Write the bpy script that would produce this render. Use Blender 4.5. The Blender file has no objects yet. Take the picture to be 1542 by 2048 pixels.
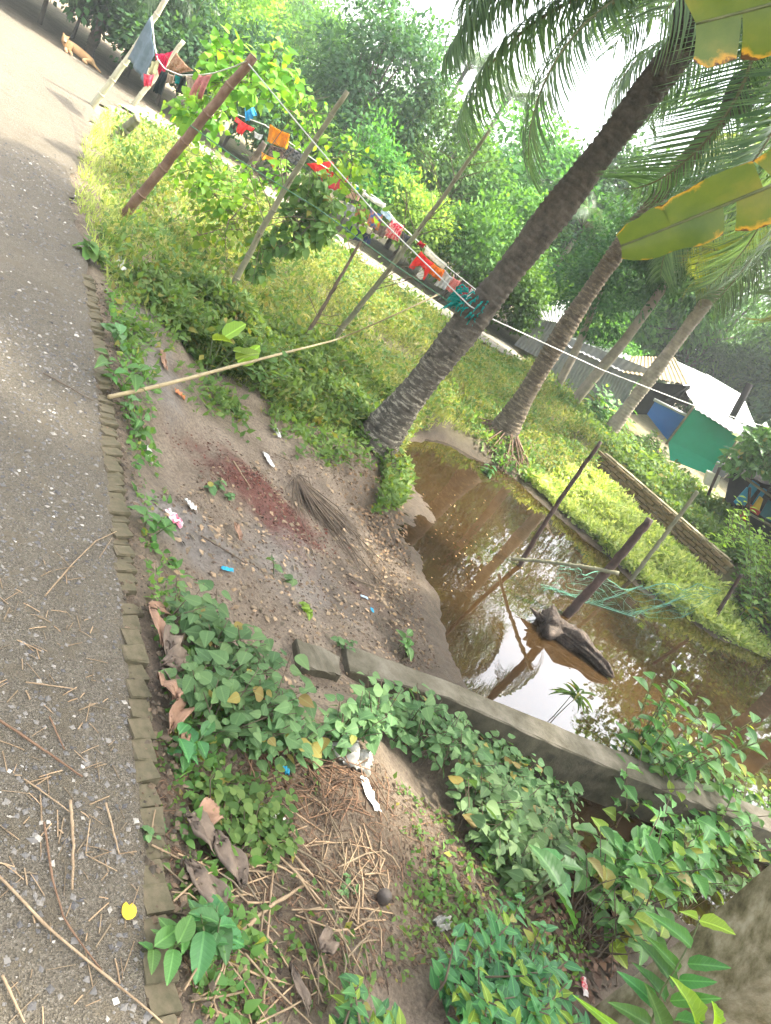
import bpy, bmesh, math, random
import numpy as np
from mathutils import Vector, Matrix, Quaternion

R = math.radians
SC = bpy.context.scene
COL = SC.collection
random.seed(7)
rng = np.random.default_rng(7)

# ------------------------------------------------------------------ camera
H = 2.4; PITCH = R(21.2); ROLL = R(36.0); FPX = 1547.0
_fw = Vector((0, math.cos(PITCH), -math.sin(PITCH)))
_r0 = Vector((1, 0, 0)); _u0 = Vector((0, math.sin(PITCH), math.cos(PITCH)))
_cr = _r0 * math.cos(ROLL) + _u0 * math.sin(ROLL)
_cu = -_r0 * math.sin(ROLL) + _u0 * math.cos(ROLL)
cd = bpy.data.cameras.new('camera'); cam = bpy.data.objects.new('camera', cd); COL.objects.link(cam)
m = Matrix.Identity(4)
for i in range(3):
    m[i][0] = _cr[i]; m[i][1] = _cu[i]; m[i][2] = -_fw[i]
m[0][3], m[1][3], m[2][3] = 0, 0, H
cam.matrix_world = m
cd.sensor_fit = 'VERTICAL'; cd.angle_y = 2 * math.atan(1024 / FPX)
cd.clip_start = 0.05; cd.clip_end = 2000
SC.camera = cam

# ------------------------------------------------------------------ sky and sun
SUN_AZ = R(55)      # from +Y towards +X
SUN_EL = R(61)
HAZE = 0.0020
w = bpy.data.worlds.new('World'); SC.world = w; w.use_nodes = True
nt = w.node_tree; nt.nodes.clear()
out = nt.nodes.new('ShaderNodeOutputWorld'); bg = nt.nodes.new('ShaderNodeBackground')
sky = nt.nodes.new('ShaderNodeTexSky'); sky.sky_type = 'NISHITA'; sky.sun_disc = False
sky.sun_elevation = SUN_EL; sky.sun_rotation = SUN_AZ
sky.air_density = 1.0; sky.dust_density = 6.0; sky.ozone_density = 0.6; sky.altitude = 5
hsv = nt.nodes.new('ShaderNodeHueSaturation'); hsv.inputs['Saturation'].default_value = .42      # milky, humid sky
nt.links.new(sky.outputs[0], hsv.inputs['Color']); nt.links.new(hsv.outputs[0], bg.inputs[0]); nt.links.new(bg.outputs[0], out.inputs[0])
bg.inputs[1].default_value = 0.15
sd = bpy.data.lights.new('sun', 'SUN'); sd.energy = 2.3; sd.angle = R(2.5); sd.color = (1.0, 0.94, 0.82)
sun = bpy.data.objects.new('sun', sd); COL.objects.link(sun)
sdir = Vector((math.sin(SUN_AZ) * math.cos(SUN_EL), math.cos(SUN_AZ) * math.cos(SUN_EL), math.sin(SUN_EL)))
sun.rotation_euler = sdir.to_track_quat('Z', 'Y').to_euler(); sun.location = (0, 0, 30)
SC.view_settings.view_transform = 'Standard'; SC.view_settings.look = 'None'
SC.view_settings.exposure = 2.95; SC.view_settings.gamma = 1.0
SC.view_settings.use_curve_mapping = False
SC.render.engine = 'CYCLES'
SC.cycles.max_bounces = 6; SC.cycles.diffuse_bounces = 2; SC.cycles.glossy_bounces = 3
SC.cycles.transmission_bounces = 4; SC.cycles.volume_bounces = 0
SC.cycles.caustics_reflective = False; SC.cycles.caustics_refractive = False
SC.cycles.sample_clamp_indirect = 6
SC.cycles.use_denoising = True
SC.cycles.use_adaptive_sampling = True; SC.cycles.adaptive_threshold = 0.02

# ------------------------------------------------------------------ picture -> place helpers (layout survey)
def ray(x, y):
    a = x - 771; b = y - 1024
    r = a * math.cos(ROLL) + b * math.sin(ROLL); u = a * math.sin(ROLL) - b * math.cos(ROLL)
    return (r, FPX * math.cos(PITCH) + u * math.sin(PITCH), -FPX * math.sin(PITCH) + u * math.cos(PITCH))
def gz(x, y, z=0.0):
    d = ray(x, y); t = (z - H) / d[2]; return np.array((d[0] * t, d[1] * t, z))
def gy(x, y, Y):
    d = ray(x, y); t = Y / d[1]; return np.array((d[0] * t, Y, H + d[2] * t))
def gg(x, y):
    z = -0.3
    for _ in range(8):
        p = gz(x, y, z); z = 0.5 * z + 0.5 * float(ground_z(p[0], p[1]))
    return gz(x, y, z)

# ------------------------------------------------------------------ numpy noise and terrain
def _hash(i, j, s):
    n = (i * 374761393 + j * 668265263 + s * 974634) & 0xffffffff
    n = ((n ^ (n >> 13)) * 1274126177) & 0xffffffff
    return ((n ^ (n >> 16)) & 0xffff) / 65535.0
def vnoise(x, y, s=0):
    x = np.asarray(x, float); y = np.asarray(y, float)
    i = np.floor(x).astype(np.int64); j = np.floor(y).astype(np.int64)
    fx = x - i; fy = y - j; fx = fx * fx * (3 - 2 * fx); fy = fy * fy * (3 - 2 * fy)
    a = _hash(i, j, s); b = _hash(i + 1, j, s); c = _hash(i, j + 1, s); d = _hash(i + 1, j + 1, s)
    return (a * (1 - fx) + b * fx) * (1 - fy) + (c * (1 - fx) + d * fx) * fy
def fbm(x, y, s=0, o=4):
    v = 0; a = 0.5
    for k in range(o):
        v = v + a * (vnoise(x * 2 ** k, y * 2 ** k, s + k * 17) - 0.5); a *= 0.5
    return v
KERB = np.array([(0.62, 1.2), (0.37, 1.6), (0.04, 2.08), (-0.66, 3.02), (-1.51, 4.12), (-2.49, 5.41), (-3.45, 6.6)])
EDGE = np.array([(1.6, -0.4), (0.62, 1.2), (0.37, 1.6), (0.04, 2.08), (-0.66, 3.02), (-1.51, 4.12), (-2.49, 5.41), (-3.45, 6.6),
                 (-4.84, 8.4), (-6.6, 11.0), (-8.1, 13.3), (-8.9, 14.9), (-9.3, 16.6), (-9.9, 18.2)])
LEFT = np.array([(-3.0, -1.5), (-3.6, 0.5), (-4.0, 1.2), (-4.6, 2.2), (-5.4, 3.2), (-6.2, 4.4), (-7.1, 5.8), (-8.1, 7.2),
                 (-9.5, 9.2), (-11.4, 11.6), (-13.0, 13.4), (-14.2, 14.6), (-14.8, 15.4), (-15.2, 16.0)])
PNEAR = np.array([(-9.6, 15.6), (-8.5, 16.7), (-7.0, 17.3), (-3.7, 18.4), (-1.5, 19.1), (-.2, 19.7), (0.6, 21.0)])
PFAR = np.array([(-11.75, 17.65), (-9.78, 18.29), (-7.56, 18.9), (-3.92, 20.0), (-1.63, 20.75), (-.6, 21.3), (0.1, 22.6)])
CTRL = np.array([
 # verge right of the kerb
 (0.75,1.6,-.10),(0.45,2.2,-.10),(-.25,3.1,-.10),(-1.1,4.2,-.10),(-2.05,5.5,-.10),(-3.0,6.7,-.08),(-4.2,8.3,-.08),(-6.1,11,-.06),(-7.6,13.3,-.04),
 # mud bank
 (1.1,1.9,-.22),(0.8,3.0,-.30),(0.6,2.3,-.18),(0.3,3.6,-.28),(-.6,4.2,-.25),(-1.4,5.6,-.30),(0.0,4.37,-.42),(0.3,4.86,-.50),(-.6,5.3,-.42),(0.2,5.8,-.62),
 (-.3,6.6,-.55),(-1.2,7.2,-.42),(-1.0,8.2,-.50),(-.66,9.31,-.55),(0.5,6.8,-.70),(0.83,6.37,-.78),(0.35,7.7,-.78),(0.0,9.1,-.79),(0.75,5.9,-.74),(-2.3,7.6,-.30),
 # pond floor
 (1.2,8,-1.1),(1.7,6.9,-1.05),(2,9,-1.2),(1.5,11,-1.1),(3,8,-1.2),(4,10,-1.2),(3,11.6,-1.1),(5,9,-1.2),(5,11,-1.15),(6.3,11,-1.1),(7.5,12.5,-1.1),(6,8,-1.2),
 (8,10,-1.2),(4,7.2,-1.2),(2.2,6.3,-1.0),(0.9,10,-1.0),(0.3,10.8,-.95),(0.5,12,-.92),(1.3,12.6,-.9),(10,12,-1.2),(9,8,-1.2),
 # gully on the near side of the low wall
 (1.4,4.4,-.60),(1.5,3.4,-.50),(2.0,4.6,-.68),(2.5,5.05,-.80),(2.9,5.3,-.90),(3.5,5.7,-.88),(2.8,4.2,-.72),(1.6,2.5,-.42),(2.0,1.6,-.50),(2.35,3.3,-.72),(4,4.5,-.72),(4,3,-.72),(4.2,5.8,-.85),(3.3,4.9,-.78),
 # garden and far banks
 (-4.5,9.3,-.12),(-3.3,9.76,-.28),(-2.29,10.4,-.38),(-1.5,11.3,-.42),(-.5,12.6,-.55),(0.2,13.4,-.62),(1.0,14.0,-.55),(-6,13,-.08),(-4,14,-.15),(-2,15,-.22),(0,17,-.22),
 (2,15.8,-.45),(1.7,13.7,-.76),(2.99,13.3,-.76),(4.2,12.7,-.76),(5.4,12.9,-.76),(6.4,13.6,-.78),(7.4,14.4,-.76),(3.3,14.4,-.52),(4.4,13.8,-.55),(5.4,14.0,-.6),
 (4,16.5,-.12),(6,16,-.10),(8,17,-.1),(3.2,17.6,-.05),(9,15.5,-.5),(6,19,-.05),(2,19,-.05),(-1.5,17.6,-.12),(-4,17,-.08),(-7,16,-.04),
 (0,23,-.02),(6,25,-.02),(12,24,0),(-8,20.5,0),(-14,20,0),(20,14,-.3),(14,9,-.6),(-5,22,0),(10,20,0)])
def seg_side(x, y, P):
    """signed distance to polyline P: negative on its left (road) side"""
    x = np.asarray(x, float); y = np.asarray(y, float)
    best = np.full(x.shape, 1e9); sg = np.zeros(x.shape)
    for a, b in zip(P[:-1], P[1:]):
        d = b - a; L2 = d @ d
        t = np.clip(((x - a[0]) * d[0] + (y - a[1]) * d[1]) / L2, 0, 1)
        px = x - a[0] - t * d[0]; py = y - a[1] - t * d[1]
        ds = np.hypot(px, py); c = d[0] * (y - a[1]) - d[1] * (x - a[0])
        u = ds < best - 1e-9
        best = np.where(u, ds, best); sg = np.where(u, -np.sign(c), sg)
    return best * np.where(sg == 0, 1, sg)
def ground_raw(x, y):
    x = np.asarray(x, float); y = np.asarray(y, float)
    num = np.zeros(x.shape); den = np.zeros(x.shape)
    for cx, cy, cz in CTRL:
        d2 = (x - cx) ** 2 + (y - cy) ** 2 + 0.03
        wt = 1.0 / d2 ** 1.75
        num += wt * cz; den += wt
    return num / den
_LUT = None
def ground_z(x, y):
    x = np.asarray(x, float); y = np.asarray(y, float)
    if _LUT is None or x.size > 60000: return ground_full(x, y)
    gx0, gy0, st, Z = _LUT
    u = (x - gx0) / st; v = (y - gy0) / st
    inside = (u >= 0) & (v >= 0) & (u < Z.shape[1] - 2) & (v < Z.shape[0] - 2)
    if not np.all(inside): return ground_full(x, y)
    i = u.astype(int); j = v.astype(int); fu = u - i; fv = v - j
    return (Z[j, i] * (1 - fu) + Z[j, i + 1] * fu) * (1 - fv) + (Z[j + 1, i] * (1 - fu) + Z[j + 1, i + 1] * fu) * fv
def ground_full(x, y):
    x = np.asarray(x, float); y = np.asarray(y, float)
    z = ground_raw(x, y)
    s = seg_side(x, y, EDGE)
    k = np.clip(s / 0.5, 0, 1); k = k * k * (3 - 2 * k)
    z = np.where(s < 0.5, -0.03 * (1 - k) + z * k, z)
    onroad = (s < 0.02) & (seg_side(x, y, LEFT) > -0.1) & (y < 17.5)
    n = fbm(x * 1.3, y * 1.3, 3) * 0.10 + fbm(x * 5, y * 5, 9) * 0.055 + fbm(x * 17, y * 17, 21, 3) * 0.030
    z = z + n * np.clip((s - 0.02) / 0.25, 0, 1)
    z = np.where(onroad, -0.07, z)
    pn = seg_side(x, y, PNEAR); pf = seg_side(x, y, PFAR)
    onpath = (pn < 0.05) & (pf > -0.05) & (x > -11)
    z = np.where(onpath, -0.05, z)
    return z

_X, _Y = np.meshgrid(np.arange(-10, 11, .035), np.arange(.5, 21.5, .035)); _LUT = (-10, .5, .035, ground_full(_X, _Y))
# ------------------------------------------------------------------ mesh helpers
class MB:
    """collects vertices and faces; build() links them as one mesh object"""
    def __init__(s): s.v = []; s.f = {}; s.n = 0; s.col = []; s.al = []
    def add(s, V, F, col=None, al=None):
        V = np.asarray(V, float).reshape(-1, 3); F = np.asarray(F, int)
        s.v.append(V); s.f.setdefault(F.shape[1], []).append(F + s.n); s.n += len(V)
        s.col.append(np.full(len(V), 0.0) if col is None else np.asarray(col, float))
        s.al.append(np.full(len(V), 0.0) if al is None else np.asarray(al, float))
        return s
    def tube(s, P, rad, sides=8, cap=True, jit=0.0):
        P = np.asarray(P, float); n = len(P); rad = np.broadcast_to(np.asarray(rad, float), (n,))
        T = np.gradient(P, axis=0); T /= np.linalg.norm(T, axis=1)[:, None] + 1e-12
        ref = np.array((0, 0, 1.0)) if abs(T[:, 2]).mean() < 0.8 else np.array((1.0, 0.2, 0))
        A = np.cross(T, ref); A /= np.linalg.norm(A, axis=1)[:, None] + 1e-12; B = np.cross(T, A)
        ang = np.linspace(0, 2 * np.pi, sides, endpoint=False)
        rr = rad[:, None] * (1 + jit * (rng.random((n, sides)) - 0.5))
        V = P[:, None, :] + rr[..., None] * (np.cos(ang)[None, :, None] * A[:, None, :] + np.sin(ang)[None, :, None] * B[:, None, :])
        i = np.arange(n - 1)[:, None] * sides; j = np.arange(sides)[None, :]; k = (j + 1) % sides
        F = np.stack([i + j, i + k, i + sides + k, i + sides + j], -1).reshape(-1, 4)
        base = s.n; s.add(V.reshape(-1, 3), F)
        if cap:
            s.f.setdefault(sides, []).append(np.array([np.arange(sides)[::-1] + base, np.arange(sides) + base + (n - 1) * sides]))
        return s
    def box(s, c, d, rot=None, jit=0.0, taper=0.0):
        c = np.asarray(c, float); d = np.asarray(d, float) / 2
        V = np.array([(x, y, z) for x in (-1, 1) for y in (-1, 1) for z in (-1, 1)], float)
        V[:, :2] *= np.where(V[:, 2:3] > 0, 1 - taper, 1)
        V = V * d
        if jit: V = V + (rng.random((8, 3)) - 0.5) * jit
        if rot is not None: V = V @ np.array(rot).T
        F = [(0, 1, 3, 2), (4, 6, 7, 5), (0, 4, 5, 1), (2, 3, 7, 6), (0, 2, 6, 4), (1, 5, 7, 3)]
        return s.add(V + c, F)
    def mesh(s, name, mat=None, off=None, smooth=True):
        V = np.concatenate(s.v); 
        if off is not None: V = V - np.asarray(off, float)
        me = bpy.data.meshes.new(name)
        me.vertices.add(len(V)); me.vertices.foreach_set('co', V.astype(np.float32).ravel())
        idx = []; st = []; tot = 0; sizes = []
        for k, L in s.f.items():
            A = np.concatenate(L); idx.append(A.ravel()); sizes.append(np.full(len(A), k))
        idx = np.concatenate(idx); sizes = np.concatenate(sizes)
        st = np.concatenate([[0], np.cumsum(sizes)[:-1]])
        me.loops.add(len(idx)); me.loops.foreach_set('vertex_index', idx.astype(np.int32))
        me.polygons.add(len(sizes)); me.polygons.foreach_set('loop_start', st.astype(np.int32))
        try: me.polygons.foreach_set('loop_total', sizes.astype(np.int32))
        except Exception: pass
        me.polygons.foreach_set('use_smooth', np.full(len(sizes), smooth))
        c = np.concatenate(s.col)
        if c.any():
            at = me.attributes.new('tone', 'FLOAT', 'POINT'); at.data.foreach_set('value', c.astype(np.float32))
        c2 = np.concatenate(s.al)
        if c2.any():
            at = me.attributes.new('along', 'FLOAT', 'POINT'); at.data.foreach_set('value', c2.astype(np.float32))
        me.update(calc_edges=True); me.validate()
        if mat is not None: me.materials.append(mat)
        return me
    def build(s, name, mat, parent=None, loc=None, smooth=True):
        if parent is not None: off = np.array(parent['_o'] if '_o' in parent else (0, 0, 0))
        else: off = np.array(loc if loc is not None else (0, 0, 0))
        o = bpy.data.objects.new(name, s.mesh(name, mat, off, smooth)); COL.objects.link(o)
        if parent is not None:
            o.parent = parent; o['_o'] = [float(q) for q in off]
        else:
            o.location = off; o['_o'] = [float(q) for q in off]
        return o
def tag(o, label=None, cat=None, group=None, kind=None):
    if label: o['label'] = label
    if cat: o['category'] = cat
    if group: o['group'] = group
    if kind: o['kind'] = kind
    return o
def thing(name, label, cat, loc, group=None):
    o = bpy.data.objects.new(name, None); COL.objects.link(o); o.empty_display_size = 0.1
    o.location = [float(q) for q in loc]; o['_o'] = [float(q) for q in loc]
    return tag(o, label, cat, group)
def copy_tree(o, parent=None):
    c = o.copy(); COL.objects.link(c); c.parent = parent
    for ch in list(o.children): copy_tree(ch, c)
    return c

# leaf templates: x across (unit half width), y along (unit length), z up
LEAF2 = (np.array([(0, 0, 0), (-1, .45, .05), (0, 1, -.12), (1, .45, .05)], float), np.array([(0, 3, 1), (1, 3, 2)]))
LEAF4 = (np.array([(0, 0, 0), (-1, .42, .06), (0, .45, 0), (1, .42, .06), (0, 1, -.15)], float),
         np.array([(0, 2, 1), (0, 3, 2), (1, 2, 4), (2, 3, 4)]))
def _lf(profile, droop=-.18, fold=.07):
    V = [(0, 0, 0)]; n = len(profile)
    for t, hw in profile: V += [(-hw, t, fold * hw + droop * t * t), (0, t, droop * t * t), (hw, t, fold * hw + droop * t * t)]
    V.append((0, 1, droop)); e = len(V) - 1; F = [(0, 2, 1), (0, 3, 2)]
    for k in range(n - 1):
        a = 1 + 3 * k; b = a + 3
        F += [(a, a + 1, b + 1), (a, b + 1, b), (a + 1, a + 2, b + 2), (a + 1, b + 2, b + 1)]
    a = 1 + 3 * (n - 1); F += [(a, a + 1, e), (a + 1, a + 2, e)]
    return np.array(V, float), np.array(F)
OVATE = _lf([(.06, .55), (.2, .95), (.4, 1.0), (.62, .72), (.84, .32)])
HEART = _lf([(-.06, .55), (.12, 1.0), (.35, .98), (.6, .62), (.82, .27)])
LANCE = _lf([(.1, .45), (.28, .88), (.5, 1.0), (.72, .74), (.9, .3)], -.22, .12)
ROUND = _lf([(.04, .6), (.18, .95), (.42, 1.05), (.68, .9), (.9, .5)], -.12, .12)
def _hi(wf, droop, fold, rows=11, wave=.05):
    V = []; F = []
    xs_ = (-1, -.5, 0, .5, 1)
    for k in range(rows):
        t = k / (rows - 1); hw = max(.02, wf(t)); wv = wave * math.sin(k * 2.1)
        for x in xs_: V.append((x * hw, t + .02 * abs(x) * (k % 2), fold * abs(x) * hw + droop * t * t + wv * abs(x) * hw * .6))
    for k in range(rows - 1):
        for j in range(4):
            a = k * 5 + j; F += [(a, a + 1, a + 6), (a, a + 6, a + 5)]
    return np.array(V, float), np.array(F)
OVATE_HI = _hi(lambda t: math.sin(math.pi * min(1, t ** .72)) ** .8 * 1.02, -.28, .14)
LANCE_HI = _hi(lambda t: math.sin(math.pi * min(1, t ** .85)) ** 1.1, -.30, .16)
ROUND_HI = _hi(lambda t: math.sin(math.pi * min(1, t ** .8)) ** .55, -.15, .14)
HEART_HI = _hi(lambda t: (math.sin(math.pi * min(1, .12 + .88 * t)) ** .75 if t > .5 else 1.02 * (.62 + .38 * math.sin(math.pi * t))) * (1 - t ** 6), -.22, .12)
BLADE = (np.array([(-1, 0, 0), (1, 0, 0), (.7, .55, .0), (-.7, .55, .0), (0, 1, -.18)], float), np.array([(0, 1, 2), (0, 2, 3), (3, 2, 4)]))
def unit(A): return A / (np.linalg.norm(A, axis=-1, keepdims=True) + 1e-12)
def leaves(mb, P, D, N, L, W, tpl, curl=0.0):
    P = np.asarray(P, float); n = len(P)
    D = unit(np.asarray(D, float)); S = unit(np.cross(D, N)); N = unit(np.cross(S, D))
    L = np.broadcast_to(L, (n,)); W = np.broadcast_to(W, (n,))
    T, F = tpl; k = len(T)
    z = T[None, :, 2] + curl * (rng.random((n, 1)) - 0.5) * T[None, :, 1] ** 2
    V = (P[:, None, :] + (T[None, :, 0, None] * W[:, None, None]) * S[:, None, :]
         + (T[None, :, 1, None] * L[:, None, None]) * D[:, None, :] + (z[..., None] * L[:, None, None]) * N[:, None, :])
    mb.add(V.reshape(-1, 3), (F[None] + (np.arange(n) * k)[:, None, None]).reshape(-1, F.shape[1]), np.tile(np.abs(T[:, 0]), n), np.tile(T[:, 1], n))
def rdir(n, up=0.0, spread=1.0):
    d = rng.normal(size=(n, 3)) * spread; d[:, 2] += up; return unit(d)

# ------------------------------------------------------------------ materials
def newmat(name):
    mt = bpy.data.materials.new(name); mt.use_nodes = True
    n = mt.node_tree.nodes; return mt, mt.node_tree, n, n['Principled BSDF'], n['Material Output']
def ramp(nt, fac, stops, interp='LINEAR'):
    r = nt.nodes.new('ShaderNodeValToRGB'); r.color_ramp.interpolation = interp
    e = r.color_ramp.elements
    while len(e) < len(stops): e.new(0.5)
    for el, (p, c) in zip(e, stops): el.position = p; el.color = (c[0], c[1], c[2], 1)
    if fac is not None: nt.links.new(fac, r.inputs[0])
    return r.outputs[0]
def noise(nt, scale, detail=5, rough=.6, coord='Object', dist=0.0):
    tc = nt.nodes.new('ShaderNodeTexCoord'); t = nt.nodes.new('ShaderNodeTexNoise')
    t.inputs['Scale'].default_value = scale; t.inputs['Detail'].default_value = detail
    t.inputs['Roughness'].default_value = rough; t.inputs['Distortion'].default_value = dist
    nt.links.new(tc.outputs[coord], t.inputs['Vector']); return t.outputs[0]
def mixc(nt, fac, a, b, mode='MIX'):
    x = nt.nodes.new('ShaderNodeMix'); x.data_type = 'RGBA'; x.blend_type = mode
    for i, v in ((0, fac), (6, a), (7, b)):
        if hasattr(v, 'links'): nt.links.new(v, x.inputs[i])
        elif i == 0: x.inputs[0].default_value = v
        else: x.inputs[i].default_value = (v[0], v[1], v[2], 1)
    return x.outputs[2]
def bump(nt, b, h, strength=.4, dist=.02):
    x = nt.nodes.new('ShaderNodeBump'); x.inputs['Strength'].default_value = strength; x.inputs['Distance'].default_value = dist
    nt.links.new(h, x.inputs['Height']); nt.links.new(x.outputs[0], b.inputs['Normal'])
def mathn(nt, op, a, b=None):
    x = nt.nodes.new('ShaderNodeMath'); x.operation = op
    for i, v in ((0, a), (1, b)):
        if v is None: continue
        if hasattr(v, 'links'): nt.links.new(v, x.inputs[i])
        else: x.inputs[i].default_value = v
    return x.outputs[0]
def attr(nt, name, outp='Fac'):
    a = nt.nodes.new('ShaderNodeAttribute'); a.attribute_name = name; return a.outputs[outp]
def surf(name, stops, scale=6, rough=.8, bstr=.3, bscale=None, bdist=.01, spec=.3, detail=6, metal=0.0, coord='Object', dist=0.0, island=0.0):
    mt, nt, n, b, o = newmat(name)
    c = ramp(nt, noise(nt, scale, detail, .65, coord, dist), stops)
    if island:
        g = nt.nodes.new('ShaderNodeNewGeometry')
        c = mixc(nt, 1.0, c, ramp(nt, g.outputs['Random Per Island'], [(0, (1 - island,) * 3), (1, (1 + island * .3, 1, 1 - island * .2))]), 'MULTIPLY')
    nt.links.new(c, b.inputs['Base Color']); b.inputs['Roughness'].default_value = rough
    b.inputs['Specular IOR Level'].default_value = spec; b.inputs['Metallic'].default_value = metal
    if bstr: bump(nt, b, noise(nt, bscale or scale * 4, 6, .7, coord), bstr, bdist)
    return mt
def leafmat(name, cols, rough=.45, trans=.4, spec=.35, tcol=None, patch=0.35, vein=0.0, aged=False):
    mt, nt, n, b, o = newmat(name)
    g = nt.nodes.new('ShaderNodeNewGeometry')
    k = len(cols)
    st_ = [(.93 * i / max(1, k - 1), cc) for i, cc in enumerate(cols)]
    if aged: st_ += [(.955, cols[-1]), (.965, (.30, .26, .05)), (.985, (.34, .27, .06)), (1, (.17, .10, .04))]
    c = ramp(nt, g.outputs['Random Per Island'], st_)
    oi = nt.nodes.new('ShaderNodeObjectInfo')
    c = mixc(nt, patch, c, ramp(nt, noise(nt, 1.1, 3), [(.3, tuple(q * .55 for q in cols[0])), (.7, tuple(q * 1.4 for q in cols[-1]))]), 'MIX')
    if vein:
        tn = attr(nt, 'tone'); alg = attr(nt, 'along')
        c = mixc(nt, mathn(nt, 'MULTIPLY', mathn(nt, 'LESS_THAN', tn, .09), vein), c, tuple(q * 2.2 + .02 for q in cols[-1]))
        ph = mathn(nt, 'SUBTRACT', mathn(nt, 'MULTIPLY', alg, 9.0), mathn(nt, 'MULTIPLY', tn, 2.2))
        fr = mathn(nt, 'ABSOLUTE', mathn(nt, 'SUBTRACT', mathn(nt, 'FRACT', ph), .5))
        c = mixc(nt, mathn(nt, 'MULTIPLY', mathn(nt, 'LESS_THAN', fr, .07), vein * .5), c, tuple(q * 1.6 + .01 for q in cols[-1]))
        bump(nt, b, mathn(nt, 'ADD', fr, noise(nt, 30, 3)), .35, .004)
    hs = nt.nodes.new('ShaderNodeHueSaturation')
    nt.links.new(c, hs.inputs['Color'])
    nt.links.new(mathn(nt, 'ADD', mathn(nt, 'MULTIPLY', oi.outputs['Random'], .035), .4825), hs.inputs['Hue'])
    nt.links.new(mathn(nt, 'ADD', mathn(nt, 'MULTIPLY', oi.outputs['Random'], .5), .75), hs.inputs['Value'])
    c = hs.outputs[0]
    nt.links.new(c, b.inputs['Base Color']); b.inputs['Roughness'].default_value = rough
    b.inputs['Specular IOR Level'].default_value = spec
    tr = nt.nodes.new('ShaderNodeBsdfTranslucent')
    nt.links.new(mixc(nt, 1.0, c, tcol or (1.5, 1.5, .55), 'MULTIPLY'), tr.inputs[0])
    mx = nt.nodes.new('ShaderNodeMixShader'); mx.inputs[0].default_value = trans
    nt.links.new(b.outputs[0], mx.inputs[1]); nt.links.new(tr.outputs[0], mx.inputs[2]); nt.links.new(mx.outputs[0], o.inputs[0])
    return mt
def cloth_mat(name, c, c2=None, scale=20, trans=.25, pat='noise'):
    mt, nt, n, b, o = newmat(name)
    if c2 is None: c2 = tuple(q * .8 for q in c)
    if pat == 'stripe':
        tc = nt.nodes.new('ShaderNodeTexCoord'); wv = nt.nodes.new('ShaderNodeTexWave'); wv.inputs['Scale'].default_value = scale
        nt.links.new(tc.outputs['Object'], wv.inputs[0]); f = wv.outputs['Fac']; cc = ramp(nt, f, [(.45, c), (.55, c2)])
    else: cc = ramp(nt, noise(nt, scale, 3), [(.42, c), (.58, c2)])
    nt.links.new(cc, b.inputs['Base Color']); b.inputs['Roughness'].default_value = .9; b.inputs['Specular IOR Level'].default_value = .1
    tr = nt.nodes.new('ShaderNodeBsdfTranslucent'); nt.links.new(cc, tr.inputs[0])
    mx = nt.nodes.new('ShaderNodeMixShader'); mx.inputs[0].default_value = trans
    nt.links.new(b.outputs[0], mx.inputs[1]); nt.links.new(tr.outputs[0], mx.inputs[2]); nt.links.new(mx.outputs[0], o.inputs[0])
    return mt

# ================================================================== the setting
def axis(lo, f0, f1, hi, step, grow=1.16):
    a = list(np.arange(f0, f1, step)); s = step; x = a[-1]
    while x < hi: s *= grow; x += s; a.append(x)
    s = step; x = f0; b = []
    while x > lo: s *= grow; x -= s; b.append(x)
    return np.array(b[::-1] + a)
gx = axis(-400, -4.2, 5.2, 400, .055, 1.10); gyv = axis(-60, 1.0, 9.5, 900, .055, 1.045)
GX, GY = np.meshgrid(gx, gyv)
GZ = ground_full(GX, GY)
gb = MB(); nx = len(gx); ny = len(gyv)
ii = (np.arange(ny - 1)[:, None] * nx + np.arange(nx - 1)[None, :]).ravel()
gb.add(np.stack([GX, GY, GZ], -1).reshape(-1, 3), np.stack([ii, ii + 1, ii + nx + 1, ii + nx], -1))
def blob(cx, cy, rx, ry, ang=0, s=0):
    x = GX - cx; y = GY - cy; c, q = math.cos(ang), math.sin(ang)
    d = np.hypot((x * c + y * q) / rx, (-x * q + y * c) / ry) + fbm(GX * 3, GY * 3, s, 4) * 1.1 + fbm(GX * 14, GY * 14, s + 5, 3) * .7
    return np.clip((1.15 - d) / .5, 0, 1)
red = gg(530, 990); ash = gg(390, 1050); ash2 = gg(300, 720)
RED = np.clip(blob(red[0], red[1], .62, .34, .5, 1) + .6 * blob(red[0] + .35, red[1] - .25, .5, .25, -.4, 2) * .7
              + .6 * blob(*gg(735, 1190)[:2], .22, .16, 0, 3), 0, 1)
ASH = np.clip(blob(ash[0], ash[1], .55, .28, .9, 4) * .8 + .6 * blob(ash2[0], ash2[1], .25, 1.0, .7, 6) + .55 * blob(*gg(600, 1130)[:2], .5, .7, .5, 8), 0, 1)
LAWN = np.clip((seg_side(GX, GY, np.array([(-2.9, 6.0), (-1.9, 7.2), (-1.05, 8.2), (-.3, 10.0), (-.1, 12.0), (3, 12.5)])) * -1 - .1 + fbm(GX * 2, GY * 2, 40) * 1.2) / .6, 0, 1) * np.clip((seg_side(GX, GY, EDGE) - .5 + fbm(GX * 2.5, GY * 2.5, 41)) / .8, .15, 1)
WET = np.clip((-.45 - GZ + fbm(GX * 3, GY * 3, 50) * .25) / .25, 0, 1) + np.clip(fbm(GX * 1.1, GY * 1.1, 60) * 2.2, 0, .7)
LITTER = np.clip(blob(*gg(700, 1620)[:2], .7, .55, .3, 70) + blob(*gg(500, 1750)[:2], .5, .4, 0, 71), 0, 1)
mt, nt, n, b, o = newmat('ground_soil')
base = ramp(nt, noise(nt, 2.2, 8, .7), [(.3, (.18, .135, .092)), (.5, (.27, .212, .15)), (.72, (.36, .292, .215))])
fine = ramp(nt, noise(nt, 42, 6, .75), [(.32, (.52, .50, .48)), (.5, (.95, .93, .91)), (.66, (1.35, 1.32, 1.28))])
c = mixc(nt, 1, base, fine, 'MULTIPLY')
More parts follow.
